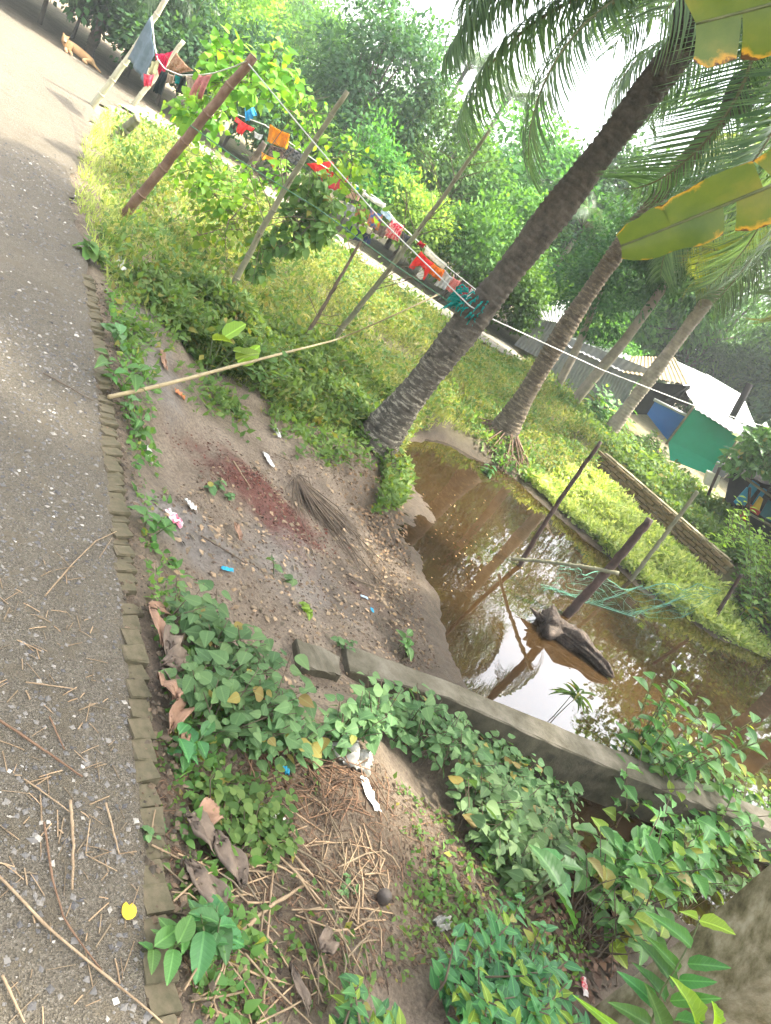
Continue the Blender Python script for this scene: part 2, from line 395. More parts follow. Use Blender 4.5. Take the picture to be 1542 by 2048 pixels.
sp = nt.nodes.new('ShaderNodeTexVoronoi'); sp.inputs['Scale'].default_value = 60
tc = nt.nodes.new('ShaderNodeTexCoord'); nt.links.new(tc.outputs['Object'], sp.inputs['Vector'])
c = mixc(nt, mathn(nt, 'MULTIPLY', attr(nt, 'lawn'), .8), c, ramp(nt, noise(nt, 9, 6), [(.3, (.10, .095, .035)), (.7, (.26, .23, .12))]))
c = mixc(nt, mathn(nt, 'MULTIPLY', attr(nt, 'ash'), .75), c, ramp(nt, noise(nt, 30, 6), [(.3, (.17, .155, .14)), (.7, (.40, .38, .35))]))
c = mixc(nt, mathn(nt, 'MULTIPLY', attr(nt, 'red'), .85), c, ramp(nt, noise(nt, 55, 6), [(.3, (.10, .028, .018)), (.7, (.22, .07, .05))]))
c = mixc(nt, mathn(nt, 'MULTIPLY', attr(nt, 'litter'), .6), c, ramp(nt, noise(nt, 48, 6), [(.3, (.07, .05, .03)), (.7, (.22, .16, .10))]))
wet = attr(nt, 'wet')
c = mixc(nt, mathn(nt, 'MULTIPLY', wet, .38), c, (.075, .050, .030))
c = mixc(nt, mathn(nt, 'MULTIPLY', attr(nt, 'rim'), .85), c, ramp(nt, noise(nt, 14, 6), [(.3, (.035, .024, .013)), (.7, (.10, .07, .04))]))
nt.links.new(c, b.inputs['Base Color'])
rr = mathn(nt, 'SUBTRACT', .92, mathn(nt, 'MULTIPLY', wet, .33)); nt.links.new(rr, b.inputs['Roughness'])
b.inputs['Specular IOR Level'].default_value = .35
hmix = mathn(nt, 'ADD', noise(nt, 26, 9, .78), mathn(nt, 'MULTIPLY', noise(nt, 110, 4, .7), .5)); bump(nt, b, hmix, 1.0, .045)
GROUND_MAT = mt
ground = gb.build('ground', mt); tag(ground, kind='structure')
for nm, A in (('lawn', LAWN), ('ash', ASH), ('red', RED), ('wet', np.clip(WET, 0, 1)), ('litter', LITTER), ('rim', np.clip((-.60 - GZ + fbm(GX * 4, GY * 4, 81) * .22) / .12, 0, 1))):
    at = ground.data.attributes.new(nm, 'FLOAT', 'POINT'); at.data.foreach_set('value', A.astype(np.float32).ravel())

def resample(P, n):
    P = np.asarray(P, float); d = np.concatenate([[0], np.cumsum(np.linalg.norm(np.diff(P, axis=0), axis=1))])
    t = np.linspace(0, d[-1], n); return np.stack([np.interp(t, d, P[:, k]) for k in range(P.shape[1])], 1)
def strip(Pr, Pl, na, nc, z, ragged):
    ts = np.linspace(0, 1, nc)[None, :, None]
    V = Pr[:, None, :] * (1 - ts) + Pl[:, None, :] * ts
    X, Y = V[..., 0], V[..., 1]
    Z = z + fbm(X * 1.1, Y * 1.1, 5) * .03 + fbm(X * 6, Y * 6, 8) * .014
    if ragged:
        Z[:, 0] -= .03
    i = (np.arange(na - 1)[:, None] * nc + np.arange(nc - 1)[None, :]).ravel()
    return MB().add(np.stack([X, Y, Z], -1).reshape(-1, 3), np.stack([i, i + 1, i + nc + 1, i + nc], -1)[:, ::-1])
# road: worn bitumen with dust, chippings showing
mt, nt, n, b, o = newmat('worn_road')
big = noise(nt, .9, 6, .65); mid = noise(nt, 7, 8, .7)
c = ramp(nt, big, [(.32, (.125, .102, .066)), (.5, (.175, .145, .096)), (.7, (.27, .218, .145))])
c = mixc(nt, .6, c, ramp(nt, mid, [(.3, (.075, .062, .042)), (.62, (.20, .166, .112))]))
vo = nt.nodes.new('ShaderNodeTexVoronoi'); vo.inputs['Scale'].default_value = 150
tc = nt.nodes.new('ShaderNodeTexCoord'); nt.links.new(tc.outputs['Object'], vo.inputs['Vector'])
sep = nt.nodes.new('ShaderNodeSeparateColor'); nt.links.new(vo.outputs['Color'], sep.inputs[0])
c = mixc(nt, mathn(nt, 'MULTIPLY', mathn(nt, 'GREATER_THAN', mid, .45), .6), c, ramp(nt, sep.outputs[0], [(0, (.05, .043, .032)), (.55, (.13, .112, .082)), (.95, (.20, .175, .135)), (1, (.30, .275, .22))]))
nt.links.new(c, b.inputs['Base Color']); b.inputs['Roughness'].default_value = .85; b.inputs['Specular IOR Level'].default_value = .3
hh = mathn(nt, 'ADD', mathn(nt, 'MULTIPLY', vo.outputs['Distance'], .9), noise(nt, 40, 6, .75)); bump(nt, b, hh, 1.0, .016)
ROAD_MAT = mt
Er = resample(EDGE, 420); Lr = resample(LEFT, 420)
far = np.clip((Er[:, 1] - 6.6) / 1.0, 0, 1)
Er = Er + np.stack([fbm(Er[:, 1] * 2.2, Er[:, 0] * 0, 30) * .5, 0 * far], 1) * far[:, None]
road = strip(Er, Lr, 420, 60, 0.0, True).build('road', mt); tag(road, kind='structure')
mt2 = surf('pale_lane_concrete', [(.3, (.12, .108, .08)), (.7, (.20, .18, .14))], 1.6, .85, .3, 20)
Nr = resample(PNEAR, 160); Fr = resample(PFAR, 160); Nr[:, 1] += fbm(Nr[:, 0] * 1.5, 0 * Nr[:, 0], 33) * .5
path = strip(Nr, Fr, 160, 12, -0.006, False).build('path', mt2); tag(path, kind='structure')
# pond water
mt, nt, n, b, o = newmat('muddy_water')
c = ramp(nt, noise(nt, .5, 3), [(.3, (.022, .0125, .0045)), (.7, (.036, .021, .0085))])
nt.links.new(c, b.inputs['Base Color']); b.inputs['Roughness'].default_value = .015; b.inputs['IOR'].default_value = 1.45
b.inputs['Specular IOR Level'].default_value = .7
bump(nt, b, noise(nt, 6, 2, .5), .03, .02)
WL = -0.8
V = [(-2.5, 3.2, WL), (16, 3.2, WL), (16, 17.5, WL), (-2.5, 17.5, WL)]
water = MB().add(V, [(0, 1, 2, 3)]).build('pond_water', mt); tag(water, kind='structure')

# ================================================================== materials for things
M = {}
M['brick'] = surf('kerb_brick', [(.3, (.055, .056, .028)), (.5, (.112, .102, .062)), (.7, (.155, .13, .088)), (.84, (.22, .13, .088))], 13, .9, .5, 45, .006, island=.45)
M['brick2'] = surf('wall_brick', [(.3, (.085, .08, .03)), (.6, (.16, .12, .06)), (.8, (.22, .13, .075))], 5, .9, .4, 30, island=.5)
def concrete_mat():
    mt, nt, n, b, o = newmat('weathered_concrete')
    c = ramp(nt, noise(nt, 5, 7, .7), [(.28, (.05, .044, .022)), (.5, (.115, .10, .066)), (.75, (.20, .175, .13))])
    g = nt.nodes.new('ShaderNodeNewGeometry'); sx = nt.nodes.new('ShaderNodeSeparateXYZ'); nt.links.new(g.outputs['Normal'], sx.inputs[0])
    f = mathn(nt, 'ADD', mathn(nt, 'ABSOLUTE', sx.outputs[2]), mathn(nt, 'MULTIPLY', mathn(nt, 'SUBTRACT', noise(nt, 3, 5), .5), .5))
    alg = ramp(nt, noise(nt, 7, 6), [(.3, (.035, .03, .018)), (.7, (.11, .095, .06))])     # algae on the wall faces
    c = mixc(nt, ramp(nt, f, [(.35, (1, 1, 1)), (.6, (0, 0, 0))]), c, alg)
    nt.links.new(c, b.inputs['Base Color']); b.inputs['Roughness'].default_value = .85; b.inputs['Specular IOR Level'].default_value = .3
    bump(nt, b, noise(nt, 34, 7, .75), .8, .012); return mt
M['concrete'] = concrete_mat()
M['concrete_old'] = surf('weathered_concrete', [(.3, (.15, .13, .105)), (.5, (.23, .205, .17)), (.75, (.30, .275, .235))], 5, .85, .5, 40, .008)
M['concrete_dark'] = surf('mossy_concrete', [(.32, (.06, .05, .02)), (.45, (.15, .125, .062)), (.58, (.27, .23, .14)), (.72, (.40, .35, .24))], 6.5, .92, .9, 42, .014, dist=.12, detail=9)
M['bamboo'] = surf('dry_bamboo', [(.3, (.23, .17, .085)), (.7, (.38, .30, .16))], 7, .6, .2, 40, spec=.35)
M['bamboo_pale'] = surf('pale_bamboo', [(.3, (.36, .33, .22)), (.7, (.52, .49, .35))], 6, .6, .2, 40)
M['bamboo_grey'] = surf('grey_green_bamboo', [(.3, (.10, .105, .06)), (.7, (.22, .20, .12))], 6, .7, .2, 40)
M['bamboo_brown'] = surf('brown_bamboo', [(.3, (.085, .045, .026)), (.5, (.15, .085, .05)), (.7, (.22, .145, .09))], 8, .6, .3, 30)
M['deadwood'] = surf('wet_dead_wood', [(.35, (.018, .013, .010)), (.5, (.055, .040, .029)), (.72, (.15, .115, .085))], 11, .8, 1.0, 34, .03, dist=1.6)
M['post'] = surf('rotting_post', [(.3, (.02, .015, .012)), (.6, (.075, .048, .036)), (.8, (.16, .105, .08))], 8, .8, .6, 40)
M['twig'] = surf('twig', [(.3, (.07, .05, .035)), (.7, (.17, .125, .08))], 12, .85, .2)
M['straw'] = surf('dry_straw', [(.3, (.20, .15, .09)), (.7, (.42, .34, .22))], 9, .75, .1, island=.55)
M['straw_brown'] = surf('brown_straw', [(.3, (.11, .070, .045)), (.7, (.26, .18, .115))], 9, .8, .1, island=.7)
M['dryleaf'] = surf('dead_banana_leaf', [(.3, (.06, .045, .035)), (.5, (.16, .12, .085)), (.75, (.29, .22, .155))], 5, .8, .5, 60, .006, dist=.4)
M['dryleaf_tan'] = surf('tan_dry_leaf', [(.3, (.17, .10, .06)), (.6, (.32, .19, .12)), (.8, (.42, .28, .18))], 6, .8, .5, 60, .006)
M['trunk1'] = None
def palm_bark(name, lo, hi, lichen):
    mt, nt, n, b, o = newmat(name)
    c = ramp(nt, noise(nt, 9, 7, .7), [(.3, lo), (.65, hi)])
    tcx = nt.nodes.new('ShaderNodeTexCoord'); mp = nt.nodes.new('ShaderNodeMapping'); mp.inputs['Scale'].default_value = (1, 1, 3.2); nt.links.new(tcx.outputs['Object'], mp.inputs[0])
    tn_ = nt.nodes.new('ShaderNodeTexNoise'); tn_.inputs['Scale'].default_value = 9; tn_.inputs['Detail'].default_value = 7; tn_.inputs['Roughness'].default_value = .72; nt.links.new(mp.outputs[0], tn_.inputs['Vector'])
    sm = nt.nodes.new('ShaderNodeMapRange'); sm.inputs[1].default_value = .50; sm.inputs[2].default_value = .62; nt.links.new(tn_.outputs[0], sm.inputs[0])
    mask = mathn(nt, 'MULTIPLY', sm.outputs[0], attr(nt, 'tone'))
    c = mixc(nt, mask, c, ramp(nt, noise(nt, 30, 4), [(.3, tuple(q * .7 for q in lichen)), (.7, lichen)]))
    nt.links.new(c, b.inputs['Base Color']); b.inputs['Roughness'].default_value = .92; b.inputs['Specular IOR Level'].default_value = .2
    bump(nt, b, noise(nt, 32, 7, .75), .8, .02); return mt
M['trunk1'] = palm_bark('coconut_bark', (.03, .027, .02), (.105, .09, .068), (.36, .32, .235))
M['trunk2'] = palm_bark('brown_palm_bark', (.05, .04, .028), (.12, .095, .066), (.24, .19, .125))
M['bark_pale'] = surf('pale_bark', [(.3, (.15, .125, .09)), (.6, (.27, .23, .17)), (.8, (.34, .30, .24))], 6, .9, .5, 30)
M['bark'] = surf('brown_bark', [(.3, (.05, .04, .028)), (.7, (.14, .11, .08))], 6, .9, .5, 30)
M['fibre'] = surf('palm_fibre', [(.3, (.02, .018, .018)), (.7, (.06, .05, .042))], 8, .9, .6, 40)
M['frond'] = leafmat('coconut_leaflet', [(.05, .095, .046), (.08, .14, .062), (.125, .19, .085)], .45, .42, .35, (1.3, 1.4, .7), .15)
M['frond_yellow'] = leafmat('yellowing_leaflet', [(.10, .12, .02), (.20, .21, .03)], .4, .5, .4, None, .1)
M['rachis'] = surf('frond_rib', [(.3, (.07, .075, .03)), (.7, (.16, .15, .07))], 8, .6, .1)
M['far_a'] = leafmat('far_leaf_mid', [(.028, .095, .022), (.058, .155, .032), (.11, .23, .045)], .65, .4, .12)
M['far_b'] = leafmat('far_leaf_deep', [(.018, .062, .03), (.038, .105, .04), (.072, .16, .055)], .65, .36, .12)
M['far_c'] = leafmat('far_leaf_light', [(.09, .18, .03), (.16, .27, .045), (.25, .35, .065)], .65, .45, .12)
M['lawn'] = leafmat('lawn_leaf', [(.12, .18, .045), (.25, .30, .085), (.44, .44, .19)], .7, .42, .1, None, .25)
M['weed'] = leafmat('bank_weed_leaf', [(.055, .13, .035), (.10, .195, .05), (.18, .27, .075)], .6, .4, .15, None, .3, 0, True)
M['creeper'] = leafmat('creeper_leaf', [(.06, .135, .05), (.095, .19, .068), (.15, .255, .095)], .55, .3, .2, (1.2, 1.35, .6), .12, .12, True)
M['glossy'] = leafmat('glossy_leaf', [(.028, .10, .038), (.05, .15, .05), (.10, .23, .065)], .42, .3, .3, None, .2, .25, True)
M['broad'] = leafmat('broad_leaf', [(.04, .115, .03), (.07, .17, .042), (.12, .24, .06)], .45, .32, .28, None, .2, .25, True)
M['lime'] = leafmat('young_lime_leaf', [(.16, .27, .035), (.26, .38, .06)], .45, .5, .3, None, .05, .4)
M['vine'] = leafmat('bean_vine_leaf', [(.08, .19, .025), (.14, .27, .035), (.24, .36, .05)], .55, .5, .15, None, .15)
M['stem'] = surf('green_stem', [(.3, (.06, .085, .03)), (.7, (.13, .14, .06))], 10, .6, .1)
M['yellow_leaf'] = surf('fallen_yellow_leaf', [(.3, (.55, .36, .02)), (.7, (.72, .5, .04))], 8, .45, .1)
M['rope'] = surf('white_rope', [(.3, (.42, .43, .38)), (.7, (.6, .6, .55))], 40, .8, .2)
M['rope_green'] = surf('green_rope', [(.3, (.05, .13, .07)), (.7, (.12, .22, .12))], 40, .8, .2)
M['net'] = surf('green_net', [(.3, (.04, .15, .10)), (.7, (.09, .26, .17))], 10, .7, .0)

# ================================================================== palms
def frond_mesh(name, L, droop, n=52, leafL=.62, mat=None, seed=0, hang=1.0, w=.020):
    """a pinnate frond leaving the origin along +X, arching and drooping; returns (rib MB, leaflet MB)"""
    r = np.random.default_rng(seed)
    t = np.linspace(0, 1, 24)
    ang = R(62) - droop * t ** 1.25                      # elevation of the rib along its length
    ds = L / 23
    X = np.concatenate([[0], np.cumsum(np.cos(ang[:-1]) * ds)]); Z = np.concatenate([[0], np.cumsum(np.sin(ang[:-1]) * ds)])
    Y = .10 * L * np.sin(t * 2.2) * (r.random() - .5) * 2
    P = np.stack([X, Y, Z], 1)
    rib = MB().tube(P, .032 * (1 - t) ** .8 + .004, 6)
    lf = MB()
    tt = np.linspace(.16, .99, n)
    for side in (-1, 1):
        for q in tt + (r.random(n) - .5) * .008:
            i = np.clip(q, 0, 1)
            p = np.array([np.interp(i, t, P[:, k]) for k in range(3)])
            T = unit(np.array([np.interp(min(1, i + .03), t, P[:, k]) for k in range(3)]) - np.array([np.interp(i - .03, t, P[:, k]) for k in range(3)]))
            S = np.array((-T[1], T[0], 0)); S = S / (np.linalg.norm(S) + 1e-9) * side
            l = leafL * (0.45 + .75 * math.sin(math.pi * (.12 + .8 * i))) * (.85 + .3 * r.random())
            d = unit(S * (.75 + .2 * r.random()) + T * (.45 + .5 * i) + np.array((0, 0, .12)))
            pts = [p]; dd = d.copy()
            for k in range(4):
                pts.append(pts[-1] + dd * l / 4); dd = unit(dd + np.array((0, 0, -1.0)) * (.30 * hang * (.8 + .5 * r.random())))
            pts = np.array(pts); ww = np.array((.6, 1, .9, .55, .05)) * w * (.8 + .4 * r.random())
            tw = unit(T + np.array((0, 0, .5)) * (r.random() - .3))
            a = pts - tw * ww[:, None]; bb = pts + tw * ww[:, None]
            V = np.empty((10, 3)); V[0::2] = a; V[1::2] = bb
            lf.add(V, [(0, 1, 3, 2), (2, 3, 5, 4), (4, 5, 7, 6), (6, 7, 9, 8)])
    return rib, lf
FRONDS = []
for k, (L, dr) in enumerate([(3.9, 2.0), (3.6, 2.5), (3.3, 1.5), (3.7, 2.9)]):
    rb, lf = frond_mesh('frond', L, dr, 100, .90, None, 10 + k, 1.1 + .3 * k, .015)
    FRONDS.append((rb.mesh('frond_rib', M['rachis']), lf.mesh('frond_leaflets', M['frond']), lf.mesh('frond_leaflets', M['frond_yellow'])))
def put_frond(palm, at, az, tilt, kind, scale=1.0, yellow=False):
    fr = bpy.data.objects.new('frond', FRONDS[kind][2 if yellow else 1]); COL.objects.link(fr); fr.parent = palm
    off = np.array(palm['_o']); fr.location = [float(q) for q in (np.array(at) - off)]
    fr.rotation_euler = (0, R(tilt), R(az)); fr.scale = (scale,) * 3
    rb = bpy.data.objects.new('frond_rib', FRONDS[kind][0]); COL.objects.link(rb); rb.parent = fr
    return fr
def palm_trunk(P, r0, r1, flare, ring=.075, lich=(0, .45), sides=16, seed=0):
    """ringed coconut trunk along the polyline P"""
    r = np.random.default_rng(seed)
    L = np.linalg.norm(np.diff(P, axis=0), axis=1).sum(); n = int(L / (ring / 3))
    Q = resample(P, n); t = np.linspace(0, 1, n)
    # smooth the polyline
    for _ in range(30): Q[1:-1] = (Q[:-2] + 2 * Q[1:-1] + Q[2:]) / 4
    ph = (np.arange(n) % 3)
    rad = r0 + (r1 - r0) * t + flare * np.exp(-t * L / .35) + np.where(ph == 0, .007, np.where(ph == 1, -.002, -.006)) + (r.random(n) - .5) * .006 + .015 * np.sin(t * 23)
    mb = MB().tube(Q, rad, sides, True, .10)
    k = sides; tone = np.repeat(np.clip((lich[1] - t) / max(.05, lich[1] - lich[0]) * 1.2, 0, 1), k)
    mb.col[-1] = tone + 1e-4
    return mb
def palm(name, label, base, top, lean, r0, r1, flare, mat, fronds, seed, group=None, lich=(0, .45), bulge=.26):
    base = np.array(base, float); top = np.array(top, float)
    p = thing(name, label, 'palm tree', base, group)
    s = np.linspace(0, 1, 9)[:, None]
    P = base + (top - base) * s + np.array(lean)[None, :] * np.sin(s * np.pi)
    P[0, 2] -= .25
    palm_trunk(P, r0, r1, flare, lich=lich, seed=seed).build('trunk', mat, p)
    hd = MB(); t = np.linspace(0, 1, 8)
    hd.tube(top + np.stack([0 * t, 0 * t, -.35 + t * .95], 1), r1 + bulge * np.sin(t * np.pi) ** .7 * .6, 12, True, .35)
    hd.build('crown_base', M['fibre'], p)
    for (az, tilt, kind, sc, yl) in fronds:
        put_frond(p, top + np.array((.06 * math.cos(R(az)), .06 * math.sin(R(az)), .28)), az, tilt, kind, sc, yl)
    return p
def ring_fronds(n, seed, tilts=(-8, 62), sc=(.85, 1.1), yl=.06):
    r = random.Random(seed); out = []
    for k in range(n):
        out.append(((k * 137.5 + r.uniform(-14, 14)) % 360, r.uniform(*tilts), r.randrange(4), r.uniform(*sc), r.random() < yl))
    return out
b1 = gg(748, 885); t1 = gy(1395, 55, b1[1]); t1[2] += .1
palm('coconut_palm', 'thick dark coconut palm trunk at the pond edge, rising to a crown at top right', b1, t1, (.02, 0, 0), .20, .155, .24,
     M['trunk1'], ring_fronds(10, 3, (-28, 8), (1.0, 1.15)) + [(184, 50, 2, 1.3, False), (172, 40, 2, 1.3, False), (197, 45, 2, 1.28, False),  (178, 82, 2, .92, False), (190, 70, 2, .9, False), (205, 88, 0, .75, False), (200, 60, 2, .82, False), (170, 52, 0, .80, False), (-30, 66, 1, .85, False), (-62, 74, 3, .8, False), (20, 60, 0, .9, False), (-100, 40, 0, .8, False)], 1, None, (.1, .42))
b2 = gg(1000, 880); t2 = gy(1478, 195, b2[1]); t2[2] += .1
P2 = palm('coconut_palm', 'second coconut palm with rough brown trunk rooted on the mound behind the pond', b2, t2, (-.20, 0, 0), .19, .11, .30,
     M['trunk2'], ring_fronds(13, 5, (-15, 40), (.9, 1.05)) + [(200, 55, 1, .8, False), (-20, 62, 3, 1.0, True), (-50, 70, 1, .95, False)], 2, None, (.3, .95))
rt = MB()
for k in range(260):
    a = random.uniform(0, 2 * math.pi); r1 = random.uniform(.25, .95); zt = random.uniform(-.05, .28)
    e = b2 + np.array((math.cos(a) * r1, math.sin(a) * r1, -.25 - random.uniform(0, .2)))
    s_ = b2 + np.array((math.cos(a) * .2, math.sin(a) * .2, zt))
    rt.tube([s_, (s_ + e) / 2 + np.array((math.cos(a), math.sin(a), .5)) * .1, e], [.012, .014, .009], 4, False)
rt.build('root', surf('palm_root', [(.3, (.09, .055, .035)), (.7, (.20, .13, .085))], 10, .9, .2), P2)
def P3(px, py, Y): return gy(px, py, Y)
bt = P3(1270, 800, 19.0); tt3 = P3(1556, 412, 19.0); bt[2] = ground_z(bt[0], bt[1]) - .1; bt[0] = P3(1245, 835, 19)[0]
palm('coconut_palm', 'slender grey palm trunk before the white tarpaulin roof, its drooping fronds at the right edge', bt, tt3, (0, 0, 0), .17, .12, .05,
     M['bark_pale'], ring_fronds(15, 8, (10, 66), (.9, 1.15), .15) + [(190, 60, 3, 1.1, False), (230, 66, 1, 1.15, False), (260, 70, 3, 1.1, False)], 3)
# slim trunks left of it: ordinary trees with forked pale stems
def tree_stem(mb, P, r0, r1, sides=9):
    Q = resample(P, 14); mb.tube(Q, np.linspace(r0, r1, 14), sides, True, .12)

# ================================================================== trees and bushes of the background
def crown_mesh(name, seed, rx, ry, rz, zc, nclump, per, L, W, mat, tpl=LEAF2, droop=.5, flat=False):
    r = np.random.default_rng(seed); mb = MB()
    C = unit(r.normal(size=(nclump, 3))) * (0.35 + .65 * r.random((nclump, 1)) ** .5)
    if flat: C[:, 2] = np.abs(C[:, 2]) * 1.0
    C = C * np.array((rx, ry, rz)) * (.8 + .35 * r.random((nclump, 1))) + np.array((0, 0, zc))
    cr = (.26 + .20 * r.random(nclump)) * min(rx, ry, rz) * (1.2 if flat else 1.0)
    ci = r.integers(0, nclump, nclump * per)
    g = unit(r.normal(size=(len(ci), 3))) * (r.random((len(ci), 1)) ** .45)
    P = C[ci] + g * cr[ci][:, None] * np.array((1.15, 1.15, .8))
    if flat: P[:, 2] = np.abs(P[:, 2])
    out = unit(g + .6 * unit(C[ci] - np.array((0, 0, zc * .6))))
    D = unit(out + r.normal(size=out.shape) * .5 + np.array((0, 0, -droop)))
    N = unit(np.array((0, 0, 1.0)) + out * .7 + r.normal(size=out.shape) * .45)
    s = (.65 + .7 * r.random(len(ci)))
    leaves(mb, P, D, N, L * s, W * s, tpl)
    return mb.mesh(name, mat), C, cr
def trunk_mesh(name, seed, h, r0, C, mat, nl=9):
    r = random.Random(seed); mb = MB()
    top = np.array((r.uniform(-.2, .2), r.uniform(-.2, .2), h))
    P = np.array([(0, 0, -.2), (r.uniform(-.1, .1), r.uniform(-.1, .1), h * .45), top]); tree_stem(mb, P, r0, r0 * .55)
    for k in range(min(nl, len(C))):
        c = C[k]; st = P[1] * (1 - k / nl) + top * (k / nl); mid = (st + c) / 2 + np.array((0, 0, .15 * h * r.uniform(-.5, 1)))
        mb.tube([st, mid, c], [r0 * .4, r0 * .25, r0 * .08], 6, False)
    return mb.mesh(name, mat)
PROTO = {}
def proto(key, seed, rx, ry, rz, zc, ncl, per, L, W, mat, tpl=LEAF2, droop=.5, flat=False, h=None, r0=.12):
    me, C, cr = crown_mesh('crown', seed, rx, ry, rz, zc, ncl, per, L, W, mat, tpl, droop, flat)
    PROTO[key] = (me, trunk_mesh('trunk', seed, h if h else zc * .8, r0, C, M['bark']))
proto('broad_a', 1, 2.1, 2.1, 2.2, 3.6, 48, 190, .20, .055, M['far_a'])
proto('broad_b', 2, 2.0, 2.2, 2.6, 4.0, 55, 180, .19, .05, M['far_b'])
proto('light_c', 3, 1.9, 1.9, 1.9, 3.2, 46, 190, .17, .05, M['far_c'])
proto('feather', 4, 2.0, 2.0, 2.4, 3.8, 46, 200, .26, .026, M['far_a'], LEAF2, .9)
proto('bush_a', 5, 1.35, 1.2, 1.5, .7, 40, 150, .13, .042, M['far_a'], LEAF2, .3, True, .9, .05)
proto('bush_b', 6, 1.3, 1.2, 1.3, .6, 38, 150, .12, .036, M['far_c'], LEAF2, .3, True, .8, .05)
proto('bush_d', 7, 1.4, 1.2, 1.7, .8, 42, 150, .14, .045, M['far_b'], LEAF2, .3, True, 1.0, .05)
def put_tree(key, name, label, cat, x, y, s, sz=None, group=None, rot=None, z=None):
    e = thing(name, label, cat, (x, y, float(ground_z(x, y)) if z is None else z), group)
    e.rotation_euler = (0, 0, random.uniform(0, 6.28) if rot is None else rot); e.scale = (s, s, sz or s)
    for nm, me in (('crown', PROTO[key][0]), ('trunk', PROTO[key][1])):
        o = bpy.data.objects.new(nm, me); COL.objects.link(o); o.parent = e
    return e
WOOD = 'trees of the wood beyond the lane'
HED = 'bushes lining the far side of the lane'
lab_t = {'broad_a': 'leafy mid-green tree in the wood beyond the lane', 'broad_b': 'dense dark-green tree in the wood beyond the lane',
         'light_c': 'bright yellow-green tree in the wood beyond the lane', 'feather': 'feathery drooping tree in the wood beyond the lane'}
lab_b = {'bush_a': 'mid-green bush in the hedge along the far side of the lane', 'bush_b': 'bright pale-green bush in the hedge along the far side of the lane',
         'bush_d': 'dark-green bush in the hedge along the far side of the lane'}
rr_ = random.Random(11)
MARKS = [(-29, 'at the far left of the picture'), (-26, 'above the lying dog'), (-22.5, 'behind the grey-blue sheet'), (-20, 'behind the pink trousers'), (-17, 'behind the brown bamboo pole'), (-14.5, 'behind the bright blue cloth'), (-12, 'behind the bright orange cloth'),
         (-9.5, 'behind the large crimson sheet'), (-7, 'behind the floral dress'), (-4.5, 'behind the tall knotty pole'), (-2, 'behind the bright red shirt'), (.5, 'behind the thick palm'), (3.5, 'behind the second palm'), (7, 'behind the slim pale tree'), (11, 'behind the tan tin roof'), (16, 'behind the white tarpaulin hut'), (23, 'behind the open shed'), (90, 'beyond the right edge bushes')]
KINDW = {'broad_a': 'mid-green leafy tree', 'broad_b': 'dark-green dense tree', 'light_c': 'bright yellow-green tree', 'feather': 'feathery drooping tree', 'bush_a': 'mid-green bush', 'bush_b': 'pale bright-green bush', 'bush_d': 'dark-green bush'}
SEEN = {}
def where(k, x, y, row):
    az = math.degrees(math.atan2(x, y)); w_ = next(t for a, t in MARKS if az < a)
    l = {'lane edge': '%s at the lane edge %s', 'first row': '%s in the first tree row %s', 'second row': '%s in the second tree row %s', 'back row': '%s in the farthest row %s'}[row] % (KINDW[k], w_)
    SEEN[l] = SEEN.get(l, 0) + 1
    return l if SEEN[l] == 1 else l.replace(' %s' % w_, ', right twin %s' % w_).replace('in the ', '') if SEEN[l] == 2 else l.replace(' %s' % w_, ', third one, %s' % w_)
def far_y(x): return float(np.interp(x, PFAR[:, 0], PFAR[:, 1]))
xs = -15.5
while xs < 3.2:
    k = 'bush_d' if xs < -10 else rr_.choice(['bush_a', 'bush_b', 'bush_a', 'bush_d'])
    put_tree(k, 'hedge_bush', where(k, xs, far_y(xs) + 1.7, 'lane edge'), 'bush', xs, far_y(xs) + 1.5 + rr_.uniform(0, .5) + (1.2 if xs < -11 else 0), rr_.uniform(.85, 1.15), rr_.uniform(.9, 1.3), HED)
    xs += rr_.uniform(1.5, 1.9)
xs = -19.
while xs < 11:
    k = rr_.choice(['broad_a', 'broad_b', 'feather', 'light_c', 'broad_a', 'feather'])
    y0 = max(23.2, far_y(xs) + 4) + rr_.uniform(0, 2.5) + (3 if xs > 1.5 else 0)
    sc = rr_.uniform(.72, .92)
    put_tree(k, 'wood_tree', where(k, xs, y0, 'first row'), 'tree', xs, y0, sc, sc * rr_.uniform(.85, 1.05), WOOD)
    xs += rr_.uniform(2.1, 2.7)
xs = -24.
while xs < 22:
    k = rr_.choice(['broad_a', 'broad_b', 'feather', 'light_c', 'broad_b'])
    sc = rr_.uniform(1.1, 1.3) * (.80 if -13 < xs < -4 else 1)
    yy = 34 + rr_.uniform(-1.5, 5)
    put_tree(k, 'wood_tree', where(k, xs, yy, 'second row'), 'tree', xs, yy, sc, sc * rr_.uniform(.82, .98), WOOD)
    xs += rr_.uniform(3.0, 3.8)
xs = -42.
while xs < 44:
    k = rr_.choice(['broad_a', 'broad_b', 'feather', 'broad_b'])
    sc = rr_.uniform(1.5, 1.8) * (.68 if -19.5 < xs < -6 else 1)
    yy = 50 + rr_.uniform(-2, 8)
    put_tree(k, 'wood_tree', where(k, xs, yy, 'back row'), 'tree', xs, yy, sc, sc * .82, WOOD)
    xs += rr_.uniform(4.2, 5.5)
# areca palms standing out of the wood
for (px, py, Y, lab) in [(940, 128, 34, 'distant areca palm crown left of the sky gap'), (1022, 188, 33, 'distant areca palm crown below the sky gap'), (1175, 440, 26, 'small pale palm among the trees behind the two big trunks')]:
    t = gy(px, py, Y); t[2] -= .5; bs = np.array((t[0], Y, float(ground_z(t[0], Y))))
    palm('areca_palm', lab, bs, t, (.1, 0, 0), .09, .07, .05, M['bark_pale'], [(az, tl, kd, .48, False) for (az, tl, kd, _, _) in ring_fronds(14, px, (-25, 35))], px, bulge=.03)
